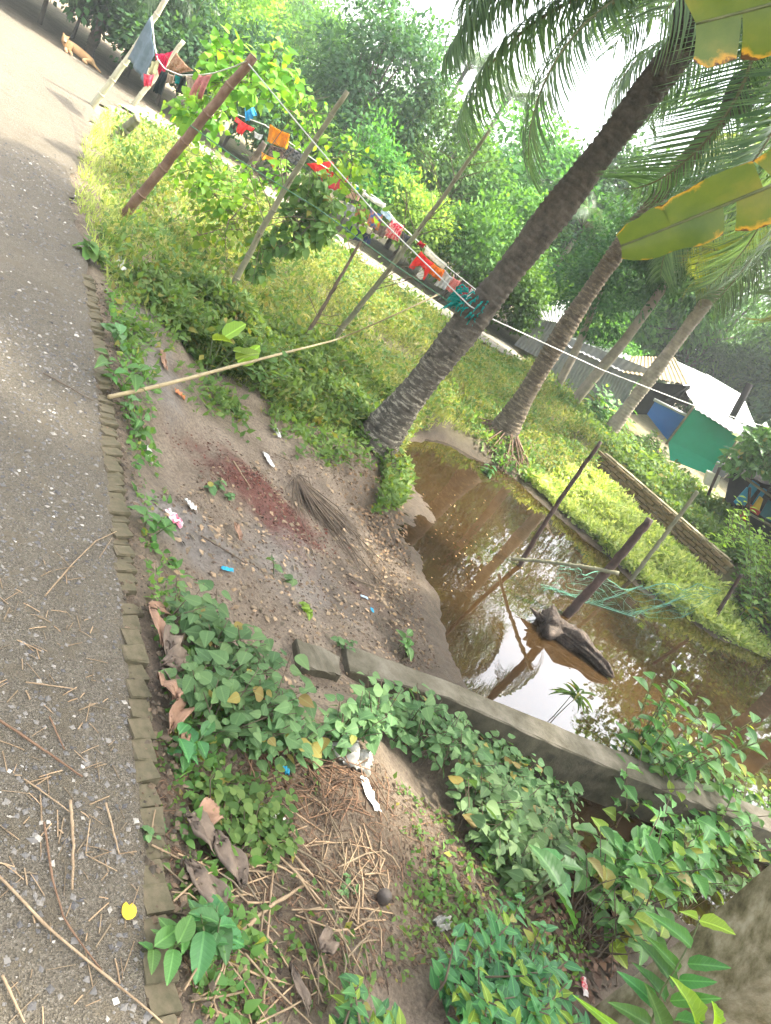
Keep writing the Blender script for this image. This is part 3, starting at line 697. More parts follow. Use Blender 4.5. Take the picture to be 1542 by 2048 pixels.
# left verge: dark thicket and a low palm at the top left
for (x, y, k, s, lab) in [(-13.6, 19.0, 'bush_d', 1.3, 'dark bush at the top left corner above the dog'), (-15.2, 17.6, 'bush_d', 1.3, 'shaded thicket at the far left end of the road')]:
    put_tree(k, 'thicket_bush', lab, 'bush', x, y, s, s * 1.1)
pl = gy(215, 15, 19.6)
palm('young_palm', 'low feathery palm in the thicket at top left behind the grey cloth', (pl[0], 19.6, 0), (pl[0], 19.6, 1.6), (0, 0, 0), .12, .1, .05, M['bark'], [(az, tl, kd, .75, False) for (az, tl, kd, _, _) in ring_fronds(11, 77, (-10, 40))], 9)
# trees by the huts
def tall_tree(label, base_px, top_px, Y, r0, key, s, dz, ctop=None):
    a = gy(*base_px, Y); t = gy(*top_px, Y); a[2] = float(ground_z(a[0], Y)) - .1
    e = thing('hut_tree', label, 'tree', a)
    mb = MB(); tree_stem(mb, np.array([a, a * .55 + t * .45 + np.array((.08, 0, 0)), t]), r0, r0 * .6); mb.build('trunk', M['bark_pale'], e)
    o = bpy.data.objects.new('crown', PROTO[key][0]); COL.objects.link(o); o.parent = e
    o.scale = (s, s, s); q = (t - a) * .5; o.location = [float(v) for v in (t - a + np.array((.2, 0, dz)))]
    return e
tall_tree('slim pale tree leaning left in front of the tin huts', (1118, 775), (1215, 545), 20.5, .12, 'broad_b', .62, -2.3)
tall_tree('pale smooth trunk with dark crown rising before the tan tin roof', (1180, 762), (1385, 495), 20.0, .15, 'broad_b', .7, -2.2)
# unseen tree right of the pond, added so its canopy shades the near bank
sh = (9.5, 6.0); e = thing('unseen_shade_tree', 'large unseen tree added right of the pond to shade the near bank', 'tree', (sh[0], sh[1], -.6))
mb = MB(); tree_stem(mb, np.array([(9.5, 6, -.8), (9.2, 6.2, 4), (8, 6.6, 7.5)]), .45, .3)
me, C, cr = crown_mesh('crown', 91, 6.9, 4.8, 1.5, 0, 112, 150, .34, .11, M['far_b'], LEAF2, .5)
for k in range(16):
    c = C[k] + np.array((4.3, 6.7, 9.2)); mb.tube([(8, 6.6, 7.5), (np.array((8, 6.6, 8.2)) + c) / 2, c], [.2, .12, .04], 6, False)
mb.build('trunk', M['bark'], e)
o = bpy.data.objects.new('crown', me); COL.objects.link(o); o.parent = e; o.location = (4.3 - 9.5, 6.7 - 6, 9.2 + .6)

# taller backdrop trees, plus mostly unseen ones added far right to darken pond reflections
for (x, y, k, s, lab) in [(9.8, 29.5, 'broad_b', 1.25, 'tall dark tree behind the tarpaulin hut, added to darken the pond reflection'), (-2.2, 28.5, 'broad_a', 1.12, 'full leafy tree left of the thick palm trunk'), (0.4, 29.5, 'broad_b', 1.22, 'full dark tree between the two big palm trunks'), (3.0, 30, 'broad_a', 1.25, 'full leafy tree right of the second palm'), (6.2, 31, 'feather', 1.3, 'full feathery tree over the tin shed'), (16.5, 26.0, 'broad_a', 1.25, 'unseen tall leafy tree behind the open shed, added for the pond reflection'), (8.6, 17.4, 'broad_a', .85, 'unseen leafy tree on the bank by the open shed, added for the pond reflection'), (16.5, 18, 'broad_b', 1.5, 'unseen tall dark tree right of the open shed, added for the pond reflection'), (17, 11.5, 'feather', 1.2, 'unseen feathery tree beyond the right end of the pond, added for its reflection')]:
    put_tree(k, 'bank_tree', lab, 'tree', x, y, s, s * 1.0)

for (x, y, h, sd2, lab) in [(9.6, 15.6, 6.4, 51, 'unseen coconut palm added on the right bank to be mirrored in the pond'), (7.7, 13.6, 5.2, 52, 'shorter unseen coconut palm added to darken reflections at the right end of the pond')]:  # two palms out of view, added for their reflection in the water
    g_ = float(ground_z(x, y)); palm('coconut_palm', lab, (x, y, g_), (x - .5, y - .2, h), (.1, 0, 0), .18, .13, .12, M['trunk2'], ring_fronds(18, sd2, (-15, 60), (.9, 1.05)), sd2)

# ================================================================== brick kerb
kb = thing('brick_kerb', 'mossy brick-on-edge kerb running along the road edge', 'kerb', (-.66, 3.02, 0))
Kd = np.concatenate([[0], np.cumsum(np.linalg.norm(np.diff(KERB, axis=0), axis=1))])
def kerb_at(s):
    p = np.array([np.interp(s, Kd, KERB[:, 0]), np.interp(s, Kd, KERB[:, 1])])
    q = np.array([np.interp(s + .05, Kd, KERB[:, 0]), np.interp(s + .05, Kd, KERB[:, 1])]); d = q - p
    return p, math.atan2(d[1], d[0])
def brick_mesh(seed, d):
    bm = bmesh.new(); bmesh.ops.create_cube(bm, size=1)
    bmesh.ops.scale(bm, vec=d, verts=bm.verts)
    bmesh.ops.bevel(bm, geom=bm.edges[:], offset=.006, segments=1, affect='EDGES')
    r = random.Random(seed)
    for v in bm.verts: v.co += Vector((r.uniform(-1, 1), r.uniform(-1, 1), r.uniform(-1, 1))) * .007
    me = bpy.data.meshes.new('brick'); bm.to_mesh(me); bm.free(); me.materials.append(M['brick']); return me
BW = [brick_mesh(k, (.108, .112, .11)) for k in range(5)]      # wide bricks near
BN = [brick_mesh(20 + k, (.068, .122, .11)) for k in range(5)]  # on edge, further
s = .12; L = Kd[-1]; k = 0
while s < L - .05:
    wide = s < 2.35
    p, a = kerb_at(s)
    if random.random() < .03: s += .1 if wide else .07; k += 1; continue
    o = bpy.data.objects.new('brick', (BW if wide else BN)[k % 5]); COL.objects.link(o); o.parent = kb
    skew = R(14 if wide else 22)
    o.location = (p[0] + .66 + random.uniform(-.006, .006), p[1] - 3.02 + random.uniform(-.006, .006), -.052 + random.uniform(-.016, .010))
    o.rotation_euler = (random.uniform(-.11, .11), random.uniform(-.11, .11), a + skew + random.uniform(-.13, .13))
    o.scale = (random.uniform(.92, 1.05), random.uniform(.82, 1.08), 1)
    st = (.107 if wide else .071) * random.uniform(.97, 1.04)
    if 2.28 < s < 2.36: st += .08
    s += st; k += 1

# ================================================================== low pond wall, fallen slab, pillar
def slab(name, mat, pts_top, zb, parent=None, jit=.012, sub=24):
    """extruded ribbon: list of (left xy, right xy, z) along the run, with chipped edges"""
    A = resample(np.array([q[0] for q in pts_top]), sub); B = resample(np.array([q[1] for q in pts_top]), sub)
    z = np.interp(np.linspace(0, 1, sub), np.linspace(0, 1, len(pts_top)), [q[2] for q in pts_top])
    r = np.random.default_rng(5); J = lambda: (r.random((sub, 2)) - .5) * jit
    c = .012
    m = (A + B) / 2
    T = [np.c_[A + J() , np.full(sub, zb)], np.c_[A + J(), z - c], np.c_[A * .93 + m * .07 + J(), z + (r.random(sub) - .5) * jit * .5],
         np.c_[m + J(), z + (r.random(sub) - .5) * jit], np.c_[B * .93 + m * .07 + J(), z + (r.random(sub) - .5) * jit * .5], np.c_[B + J(), z - c], np.c_[B + J(), np.full(sub, zb)]]
    V = np.stack(T, 1).reshape(-1, 3); k = 7
    i = (np.arange(sub - 1)[:, None] * k + np.arange(k - 1)[None, :]).ravel()
    F = np.stack([i, i + 1, i + k + 1, i + k], -1)
    mb = MB().add(V, F); mb.f.setdefault(7, []).append(np.array([np.arange(7)[::-1], np.arange(7) + (sub - 1) * 7]))
    return mb
zt = -.42
near = [gz(700, 1342, zt), gz(900, 1396, zt), gz(1140, 1503, zt), gz(1380, 1600, zt), gz(1560, 1668, zt), (6.4, 7.35, zt)]
farr = [gz(690, 1286, zt), gz(870, 1352, zt), gz(1170, 1474, zt), gz(1400, 1566, zt), gz(1560, 1630, zt), (6.3, 7.6, zt)]
pw = thing('pond_wall', 'low grey concrete wall crossing between creepers and the pond', 'wall', (1.5, 5.2, -.9))
slab('wall', M['concrete'], [(f[:2], n_[:2], zt) for f, n_ in zip(farr, near)], -1.15, sub=60).build('wall_body', M['concrete'], pw, smooth=False)
s0 = gz(700, 1385, -.62); foot = [gz(760, 1420, -.66), gz(1130, 1560, -.72), gz(1420, 1680, -.75)]
footb = [gz(760, 1395, -.66), gz(1140, 1530, -.72), gz(1440, 1650, -.75)]
slab('foot', M['concrete'], [(a[:2], c[:2], a[2]) for a, c in zip(footb, foot)], -1.1, sub=30).build('footing_ledge', M['concrete_dark'], pw, smooth=False)
fs = slab('slab', M['concrete'], [(gz(590, 1278, -.34)[:2], gz(606, 1336, -.34)[:2], -.33), (gz(640, 1292, -.34)[:2], gz(650, 1342, -.34)[:2], -.345), (gz(684, 1306, -.34)[:2], gz(688, 1346, -.34)[:2], -.37)], -.47, sub=10, jit=.02)
tag(fs.build('concrete_slab', M['concrete'], None, (.2, 4.25, -.42), smooth=False), 'broken concrete slab lying just left of the pond wall end', 'slab')
# pillar: a vertical mossy concrete column close by at the lower right
pb = gz(1180, 2035, -.75); pa = gy(1546, 1688, pb[1])
pc = np.array((pb[0] + .27, pb[1] - .25, 0))
pil = MB(); n = 40; zz = np.linspace(-1.2, 3.4, n)
W2 = .30
for i_, z in enumerate(zz):
    pass
ring = [(-1, 1), (-.6, 1.02), (0, 1), (.6, 1.01), (1, 1), (1.01, 0), (1, -1), (0, -1.01), (-1, -1), (-1.01, 0)]
V = []
for z in zz:
    for (a, c) in ring:
        V.append((pc[0] + a * W2 + (vnoise(z * 3 + a * 5, c * 7, 2) - .5) * .03, pc[1] + c * .25 + (vnoise(z * 3 + a * 5, c * 7, 4) - .5) * .02, z))
kk = len(ring); i = np.arange(n - 1)[:, None] * kk; j = np.arange(kk)[None, :]; q = (j + 1) % kk
pil.add(V, np.stack([i + j, i + kk + j, i + kk + q, i + q], -1).reshape(-1, 4))
pil.f.setdefault(kk, []).append(np.array([np.arange(kk) + (n - 1) * kk])[:, ::-1])
tag(pil.build('concrete_pillar', M['concrete_dark'], None, (pc[0], pc[1], -1.0)), 'mossy concrete pillar filling the lower right corner', 'pillar')

# ================================================================== far bank brick wall
bw = thing('bank_wall', 'mossy old brick retaining wall on the far bank of the pond', 'wall', (4.5, 15.6, -.6))
A = np.array(gz(1228, 925, .0)[:2]); B = np.array(gz(1452, 1118, .0)[:2])
A = A + (A - B) * .10; B = B + (B - A) * .02
d = (B - A); Lw = np.linalg.norm(d); d /= Lw; an = math.atan2(d[1], d[0]); nrm = np.array((d[1], -d[0]))
core = MB(); ctr = (A + B) / 2; rot = Matrix.Rotation(an, 3, 'Z')
core.box((ctr[0] - nrm[0] * .10, ctr[1] - nrm[1] * .10, -.40), (Lw, .18, .86), rot); core.build('mortar_core', M['concrete_dark'], bw, smooth=False)
bms = []
for k in range(4):
    me = brick_mesh(50 + k, (.235, .10, .066)); me.materials.clear(); me.materials.append(M['brick2']); bms.append(me)
for row in range(10):
    u = -(row % 2) * .125
    while u < Lw - .1:
        p = A + d * (u + .125) + nrm * (.0 + random.uniform(-.004, .012))
        o = bpy.data.objects.new('brick', random.choice(bms)); COL.objects.link(o); o.parent = bw
        o.location = (p[0] - 4.5, p[1] - 15.6, -.73 + row * .077 + .6); o.rotation_euler = (random.uniform(-.03, .03), random.uniform(-.03, .03), an)
        u += .25
# ================================================================== log, posts, net
lg0 = gz(1085, 1245, -.74); lg1 = gz(1222, 1362, -.80)
ld = lg1 - lg0; ln = np.linalg.norm(ld); t = np.linspace(0, 1, 40)
P = lg0 + ld * t[:, None] + np.stack([0 * t, .10 * np.sin(t * 3.0), .05 * np.sin(t * 2.6) + .02], 1)
rad = .165 * (1 - t) ** .7 + .035 + .02 * np.sin(t * 17)
mb = MB(); sides = 44; mb.tube(P, rad, sides, True)
V = mb.v[0]; ang = np.tile(np.arange(sides), 40); tt = np.repeat(t, sides)
cen = np.repeat(P, sides, axis=0)
rg = np.abs(vnoise(ang * .42 + 2.5 * tt, tt * 3, 3) - .5) * 2; g = .62 + .62 * rg + .35 * (vnoise(ang * .16, tt * 5, 6) - .5) + .22 * (vnoise(ang * 1.1, tt * 7, 9) - .5)
mb.v[0] = cen + (V - cen) * g[:, None] * np.array((1, 1, .85))
lg = thing('driftwood_log', 'rotten wet driftwood log lying half sunk in the pond', 'log', lg0)
mb.build('log_body', M['deadwood'], lg)
stb = MB()
for k in range(3):
    i_ = random.randrange(0, 6); a = random.uniform(0, 3.1); st = P[i_]
    e2 = st + np.array((-.10 - random.random() * .10, random.uniform(-.1, .15), random.uniform(.0, .10)))
    stb.tube([st, (st + e2) / 2, e2], [.05, .03, .008], 6, True, .3)
stb.build('splintered_root', M['deadwood'], lg)
def pole(name, label, base, top, r0, r1, mat, nodes=0, bend=0.0, group=None, sink=.25, jit=.05, twigs=0, cat='pole', tlen=.5):
    base = np.array(base, float); top = np.array(top, float)
    e = thing(name, label, cat, base, group)
    t = np.linspace(0, 1, 26); dirv = top - base; L = np.linalg.norm(dirv)
    side = np.cross(dirv / L, (0, 1, 0.1)); side /= np.linalg.norm(side)
    P = base + dirv * t[:, None] + side * (bend * np.sin(t * np.pi))[:, None]
    P[0] -= dirv / L * sink
    P[1:-1] += (np.random.default_rng(int(abs(base[0]) * 1000)).random((24, 3)) - .5) * .012
    r = r0 + (r1 - r0) * t
    MB().tube(P, r, 9, True, jit).build('shaft', mat, e)
    if nodes:
        for k in range(1, nodes):
            q = np.array([np.interp(k / nodes, t, P[:, c]) for c in range(3)]); rr0 = np.interp(k / nodes, t, r)
            u = dirv / L
            MB().tube([q - u * .014, q - u * .005, q + u * .005, q + u * .014], [rr0, rr0 * 1.17, rr0 * 1.17, rr0], 9, False).build('node_ring', mat, e)
    r_ = np.random.default_rng(int(abs(base[1]) * 977))
    for k in range(twigs):
        s_ = .25 + .7 * r_.random(); q = np.array([np.interp(s_, t, P[:, c]) for c in range(3)])
        dv = unit(np.array((r_.normal(), r_.normal() * .6, .5 + .5 * r_.random()))); l = tlen * (.5 + r_.random())
        tw = MB(); p2 = q + dv * l * .55 + np.array((0, 0, .02)); p3 = p2 + unit(dv + r_.normal(size=3) * .4) * l * .5
        tw.tube([q, p2, p3], [.007, .005, .002], 5, False)
        for _ in range(2):
            tw.tube([p2, p2 + unit(dv + r_.normal(size=3) * .8) * l * .4], [.004, .0015], 4, False)
        tw.build('twig', M['twig'], e)
    return e
pole('pond_stake', 'long thin dark stake slanting out of the middle of the pond', gz(1035, 1138, -.85), gy(1202, 883, 9.55), .034, .024, M['post'], 0, .03)
pole('pond_post', 'reddish rotting post rising from the water behind the log', gz(1128, 1236, -.85), gy(1300, 1038, 9.0), .062, .048, M['post'], 0, -.02, jit=.2)
cb0 = gy(1022, 1118, 9.15); cb1 = gy(1238, 1147, 8.95)
pole('crossbar', 'green-grey bamboo crossbar tied to the rotting pond post', cb0, cb1, .020, .026, M['bamboo_grey'], 9, .03, sink=0, cat='bamboo')
pole('bank_stake', 'grey bamboo stake before the mossy bank wall', gg(1262, 1160), gy(1395, 983, gg(1262, 1160)[1]), .035, .032, M['bamboo_grey'], 5)
pole('leaning_pole', 'dark pole standing by the bushes at the right bank', gz(1418, 1252, -.82), gy(1482, 1150, 12.6), .04, .03, M['post'], 0)
# net hanging from the crossbar across to the right bank
nn = 26; a0 = gy(1120, 1132, 9.1); a1 = gy(1440, 1172, 12.2); b0 = gy(1075, 1190, 9.3); b1_ = gy(1385, 1222, 11.6)
net = MB()
def netp(u, v):
    T = a0 * (1 - u) + a1 * u; Bt = b0 * (1 - u) + b1_ * u; p = T * (1 - v) + Bt * v
    p = p + np.array((.05 * math.sin(u * 19 + v * 4), .10 * math.sin(v * 7 + u * 11), -.34 * math.sin(u * math.pi) * (.5 + .5 * v) + .05 * math.sin(u * 31))); p[2] = max(p[2], -.79); return p
for k in range(nn):
    net.tube([netp(min(1, max(0, k / (nn - 1) + .05 * math.sin(q * 3 + k))), q / 8) for q in range(9)], .0028, 3, False)
for k in range(9):
    net.tube([netp(q / 30, k / 8 + .03 * math.sin(q * 1.7 + k)) for q in range(31)], .0028 if k else .006, 3, False)
tag(net.build('fishing_net', M['net'], None, a0), 'thin green fishing net sagging over the pond from the crossbar', 'net')

# ================================================================== bamboo and poles in the garden
def gpole(name, label, bpx, tpx, r0, r1, mat, nodes, dY=0.0, **k):
    b_ = gg(*bpx); t_ = gy(*tpx, b_[1] + dY); return pole(name, label, b_, t_, r0, r1, mat, nodes, **k), b_, t_
_, _, TL = gpole('bamboo_pole', 'pale bamboo pole at the road corner holding the grey cloth', (180, 217), (335, -8), .062, .045, M['bamboo_pale'], 7, bend=-.05)
gpole('bamboo_pole', 'yellowish bamboo pole beside the lane behind the pink laundry', (263, 214), (367, 82), .055, .045, M['bamboo_pale'], 5)
gpole('wood_stump', 'short split dark stump in the grass near the road corner', (225, 281), (276, 236), .09, .075, M['bamboo_grey'], 0, jit=.35, cat='stump')
_, BB, BT = gpole('bamboo_pole', 'thick brown bamboo pole beside the road with rope tied on top', (242, 438), (508, 112), .062, .054, M['bamboo_brown'], 6)
gpole('bamboo_pole', 'slim grey bamboo pole left of the dark bean vine', (452, 600), (695, 182), .042, .03, M['bamboo_grey'], 9, bend=.06, twigs=10)
gpole('dry_stake', 'shorter thin brown stake right of the broad-leaved plant', (598, 697), (725, 478), .03, .018, M['twig'], 0, twigs=6, jit=.2)
gpole('bamboo_pole', 'tall knotty bamboo pole in mid garden with side branches', (652, 695), (980, 260), .045, .025, M['bamboo_grey'], 10, bend=-.05, twigs=16, tlen=.75)
gpole('bamboo_pole', 'pale pole standing behind the red laundry at the lane', (690, 385), (768, 258), .05, .04, M['bamboo_pale'], 4)
gpole('short_post', 'short grey post stub in the bright grass', (349, 388), (362, 370), .06, .055, M['bamboo_grey'], 0, cat='post')
gpole('dark_stump', 'dark slanting stump under the orange laundry', (478, 365), (530, 285), .10, .07, M['bark'], 0, jit=.3, cat='stump')
lb = [gz(218, 794, .03)] + [gy(x, y, gg(x, y)[1] - d_) for x, y, d_ in ((330, 770, .45), (430, 742, 1.0), (560, 708, 1.45), (680, 678, 1.7))] + [gy(790, 630, 10.0), gy(878, 588, 10.6)]
lb = resample(np.array(lb), 40)
for _ in range(6): lb[1:-1] = (lb[:-2] + 2 * lb[1:-1] + lb[2:]) / 4
e = thing('leaning_bamboo', 'long bent yellow bamboo cane lying from the kerb up across the bank', 'bamboo', lb[0])
MB().tube(lb, np.linspace(.016, .010, 40), 8, True, .06).build('cane', M['bamboo'], e)
for k in range(3, 39, 3):
    u = unit(lb[k + 0] - lb[k - 1]); MB().tube([lb[k] - u * .01, lb[k] - u * .003, lb[k] + u * .003, lb[k] + u * .01], np.array([1, 1.35, 1.35, 1]) * np.linspace(.016, .010, 40)[k], 8, False).build('node_ring', M['bamboo'], e)
# ropes
def rope(label, pts, r, mat, sag=0.0, n=40):
    Q = resample(np.array(pts), n); t = np.linspace(0, 1, n); Q[:, 2] -= sag * np.sin(t * np.pi)
    return tag(MB().tube(Q, r, 5, False).build('clothes_line', mat, None, Q[0]), label, 'rope')
WR = [gy(497, 128, BB[1] - .08), gy(640, 300, 9.2), gy(770, 448, 9.2), gy(950, 622, 9.12), gy(1200, 738, 12.5), gy(1380, 808, 16.0), gy(1560, 862, 21.0)]
rope('white rope strung from the brown pole past the palm to the right edge', WR, .008, M['rope'])
rope('green rope from mid brown pole down across the garden to the palm', [gy(380, 250, BB[1] - .08), gy(470, 315, 9.2), gy(640, 420, 9.25), gy(790, 530, 9.3), gy(925, 622, 9.25)], .007, M['rope_green'])
# left laundry line
LLpx = [(303, 33, 13.4), (309, 90, 12.9), (315, 118, 12.5), (330, 138, 12.0), (362, 151, 11.3), (398, 150, 10.6), (425, 147, 10.2), (470, 133, 9.5), (492, 122, 9.1)]
rope('white laundry rope sagging from the corner pole to the brown pole', [gy(*q) for q in LLpx], .009, M['rope'])
# far laundry line beside the lane
def lineY(px): return float(np.interp(px, [430, 960], [16.7, 17.6]))
rope('long laundry rope hung with clothes beside the lane', [gy(455, 222, 16.7), gy(530, 250, 16.8), gy(640, 328, 17.0), (gy(705, 366, 17.1)), gy(760, 400, 17.2), gy(790, 440, 17.3), gy(840, 486, 17.4), gy(890, 530, 17.5), gy(955, 582, 17.6)], .01, M['rope'])

# ================================================================== laundry
def cloth(name, label, quad, Y, mat, folds=3, amp=.03, nx=18, ny=12, cut=None, group='laundry', dY=(0, 0, 0, 0), cat='laundry'):
    c = [gy(x, y, (Y if np.isscalar(Y) else Y[i]) + dY[i]) for i, (x, y) in enumerate(quad)]
    r = np.random.default_rng(abs(hash(label)) % 9999 if False else sum(map(ord, label)))
    u = np.linspace(0, 1, nx); v = np.linspace(0, 1, ny); U, Vv = np.meshgrid(u, v)
    P = ((1 - U) * (1 - Vv))[..., None] * c[0] + (U * (1 - Vv))[..., None] * c[1] + (U * Vv)[..., None] * c[2] + ((1 - U) * Vv)[..., None] * c[3]
    ph = r.random() * 6
    P[..., 1] += amp * (.35 + .65 * Vv) * np.sin(U * folds * 6.28 + ph + Vv * 1.3) + amp * .5 * np.sin(Vv * 4 + ph)
    P[..., 2] += -.02 * np.sin(U * np.pi) * (1 - Vv) + (r.random(nx)[None, :] - .5) * .02 * Vv
    keep = np.ones((ny - 1, nx - 1), bool)
    uc, vc = np.meshgrid((u[1:] + u[:-1]) / 2, (v[1:] + v[:-1]) / 2)
    if cut == 'trousers': keep &= ~((vc > .32) & (np.abs(uc - .5) < .05 + .16 * (vc - .32)))
    if cut == 'shirt': keep &= ~((vc > .38) & ((uc < .22) | (uc > .78)))
    if cut == 'arch': keep &= ~((vc > .35) & (np.hypot((uc - .55) * 1.6, vc - 1.0) < .5))
    i = (np.arange(ny - 1)[:, None] * nx + np.arange(nx - 1)[None, :])[keep]
    mb = MB().add(P.reshape(-1, 3), np.stack([i, i + 1, i + nx + 1, i + nx], -1))
    o = mb.build(name, mat, None, c[0]); so = o.modifiers.new('thickness', 'SOLIDIFY'); so.thickness = .006
    return tag(o, label, cat, group)
RED_ = (.62, .02, .025); ORG = (.75, .30, .01)
cm = cloth_mat
LL = 'clothes on the line from the corner pole'
cloth('hanging_sheet', 'large grey-blue sheet hung at the corner pole', [(303, 36), (311, 112), (287, 165), (256, 118)], (13.4, 12.8, 12.8, 13.4), cm('sheet_grey', (.13, .18, .20), (.17, .22, .25), 6), 2, .05, group=LL)
cloth('hanging_shirt', 'crimson pink cloth next to the grey-blue sheet', [(312, 108), (347, 103), (330, 138), (318, 152)], 12.6, cm('pink', (.65, .03, .10), (.45, .02, .06), 15, pat='stripe'), 3, group=LL)
cloth('hanging_scarf', 'pale yellow scarf below the crimson pink cloth', [(302, 122), (318, 118), (312, 150), (299, 146)], 12.55, cm('paleyellow', (.62, .58, .32)), 2, group=LL)
cloth('hanging_cloth', 'small red cloth lowest at the corner of the grey sheet', [(286, 146), (307, 149), (303, 172), (290, 174)], 12.5, cm('redsmall', (.6, .03, .06), (.75, .12, .15), 12), 2, group=LL)
cloth('hanging_cloth', 'brown patterned triangular cloth behind the left line', [(352, 104), (386, 141), (352, 150), (334, 140)], 12.3, cm('brownpat', (.26, .13, .07), (.38, .24, .15), 26), 2, group=LL)
cloth('hanging_trousers', 'long charcoal cloth on the left line', [(324, 141), (338, 146), (323, 190), (307, 183)], 11.9, cm('char', (.03, .04, .04)), 2, group=LL)
cloth('hanging_towel', 'beige cloth between charcoal and teal pieces', [(338, 146), (352, 150), (346, 166), (332, 164)], 11.7, cm('beige', (.45, .36, .28)), 2, group=LL)
cloth('hanging_cloth', 'small teal cloth on the left line', [(351, 150), (366, 152), (358, 168), (349, 166)], 11.35, cm('teal', (.01, .28, .25)), 2, group=LL)
cloth('hanging_cloth', 'black cloth right of the small teal one', [(361, 152), (373, 153), (363, 189), (351, 182)], 11.3, cm('black', (.025, .03, .03)), 2, group=LL)
cloth('hanging_towel', 'creamy white towel left of the pink trousers', [(373, 152), (399, 150), (390, 182), (374, 174)], 10.9, cm('cream', (.62, .52, .42), (.5, .4, .32), 12), 3, group=LL)
cloth('hanging_trousers', 'dusty pink trousers nearest the brown bamboo pole', [(398, 150), (425, 147), (405, 198), (378, 195)], 10.4, cm('dpink', (.55, .23, .20), (.42, .16, .15), 15), 2, cut='trousers', nx=22, group=LL)
ML = 'clothes on the long line beside the lane'
cloth('hanging_cloth', 'bright blue crumpled cloth in the vine leaves', [(488, 212), (503, 206), (514, 230), (493, 244)], 16.7, cm('blue', (.02, .32, .60), (.08, .45, .70), 10), 3, .05, group=ML)
cloth('hanging_shirt', 'small red shirt below the bright blue cloth', [(470, 232), (508, 256), (492, 277), (465, 258)], 16.75, cm('red1', RED_, (.75, .06, .04), 10), 3, .05, cut='shirt', nx=22, group=ML)
cloth('hanging_cloth', 'small white cloth between red shirt and orange cloth', [(509, 262), (527, 270), (520, 280), (508, 274)], 16.75, cm('white1', (.7, .7, .68)), 2, group=ML)
cloth('hanging_cloth', 'bright orange cloth right of the small white cloth', [(541, 249), (581, 269), (573, 298), (533, 283)], 16.8, cm('orange1', ORG, (.62, .22, .01), 9), 3, .05, group=ML)
cloth('hanging_cloth', 'dark patterned cloth under the bright orange cloth', [(540, 288), (578, 300), (568, 322), (536, 310)], 16.95, cm('darkpat', (.03, .03, .04), (.25, .18, .15), 18), 3, group=ML)
cloth('hanging_cloth', 'lower small orange cloth among leaves', [(522, 303), (553, 317), (546, 336), (523, 318)], 16.85, cm('orange2', (.7, .32, .02)), 2, .04, cut='arch', group=ML)
cloth('hanging_sheet', 'grey-black patterned sheet before the red cloths', [(578, 290), (615, 312), (603, 338), (566, 316)], 16.95, cm('greypat', (.04, .045, .05), (.2, .2, .2), 16), 3, group=ML)
cloth('hanging_sheet', 'bright red folded sheet at mid line', [(612, 326), (662, 322), (697, 354), (640, 352)], 17.1, cm('red2', (.68, .03, .02)), 2, .04, group=ML)
cloth('hanging_sheet', 'large flat crimson sheet at the middle of the line', [(638, 346), (696, 356), (688, 386), (648, 374)], 17.0, cm('crimson', (.48, .025, .04)), 1, .02, group=ML)
cloth('hanging_cloth', 'tan cloth right of the large crimson sheet', [(703, 366), (726, 378), (716, 402), (688, 394)], 17.1, cm('tan', (.45, .28, .19), (.52, .36, .26), 14), 2, group=ML)
cloth('hanging_cloth', 'small turquoise cloth clipped over the tan one', [(707, 368), (721, 376), (717, 386), (705, 379)], 17.05, cm('turq', (.01, .33, .33)), 1, .02, group=ML)
cloth('hanging_towel', 'white strip of towel folded over the line', [(722, 378), (772, 408), (767, 417), (720, 388)], 17.15, cm('white2', (.72, .70, .62)), 2, .03, group=ML)
cloth('hanging_towel', 'pale blue-white towel beside the red floral dress', [(768, 410), (787, 437), (779, 442), (760, 424)], 17.25, cm('bluewhite', (.42, .58, .70), (.7, .75, .78), 12), 2, group=ML)
cloth('hanging_cloth', 'rusty brown cloth hanging in the cluttered middle', [(718, 408), (738, 420), (728, 452), (706, 442)], 17.15, cm('rust', (.36, .15, .05), (.2, .10, .06), 10), 2, group=ML)
cloth('hanging_cloth', 'grey cloth left of the rusty brown one', [(690, 400), (712, 412), (706, 440), (684, 430)], 17.2, cm('grey3', (.32, .32, .31), (.2, .2, .2), 8), 2, group=ML)
cloth('hanging_cloth', 'orange and blue patterned cloth in the cluttered middle', [(742, 416), (766, 430), (756, 462), (734, 450)], 17.2, cm('orblue', (.6, .20, .03), (.05, .12, .3), 7), 2, group=ML)
cloth('hanging_cloth', 'dull brown cloth left of the red floral dress', [(760, 436), (780, 446), (766, 476), (745, 464)], 17.3, cm('dull', (.16, .11, .09), (.24, .19, .15), 10), 2, group=ML)
cloth('hanging_sheet', 'navy blue sheet drooping to the grass under the clutter', [(694, 446), (744, 470), (738, 490), (692, 474)], 17.2, cm('navy', (.012, .02, .06), (.03, .04, .08), 6), 2, .06, group=ML)
cloth('hanging_dress', 'red and white floral dress at the line', [(786, 438), (809, 452), (796, 484), (765, 470)], 17.35, cm('floral', (.65, .02, .06), (.75, .5, .45), 16), 3, .05, group=ML)
cloth('hanging_cloth', 'dark grey cloth right of the red floral dress', [(806, 462), (824, 474), (814, 492), (800, 482)], 17.4, cm('dgrey', (.06, .065, .07)), 2, group=ML)
cloth('hanging_cloth', 'small dark red cloth before the white strip', [(841, 481), (852, 488), (846, 497), (834, 489)], 17.4, cm('dred', (.35, .01, .015)), 1, group=ML)
cloth('hanging_towel', 'long cream strip above the red shirt near the palm', [(853, 490), (894, 528), (886, 540), (848, 506)], 17.5, cm('cream2', (.72, .66, .52)), 2, .03, group=ML)
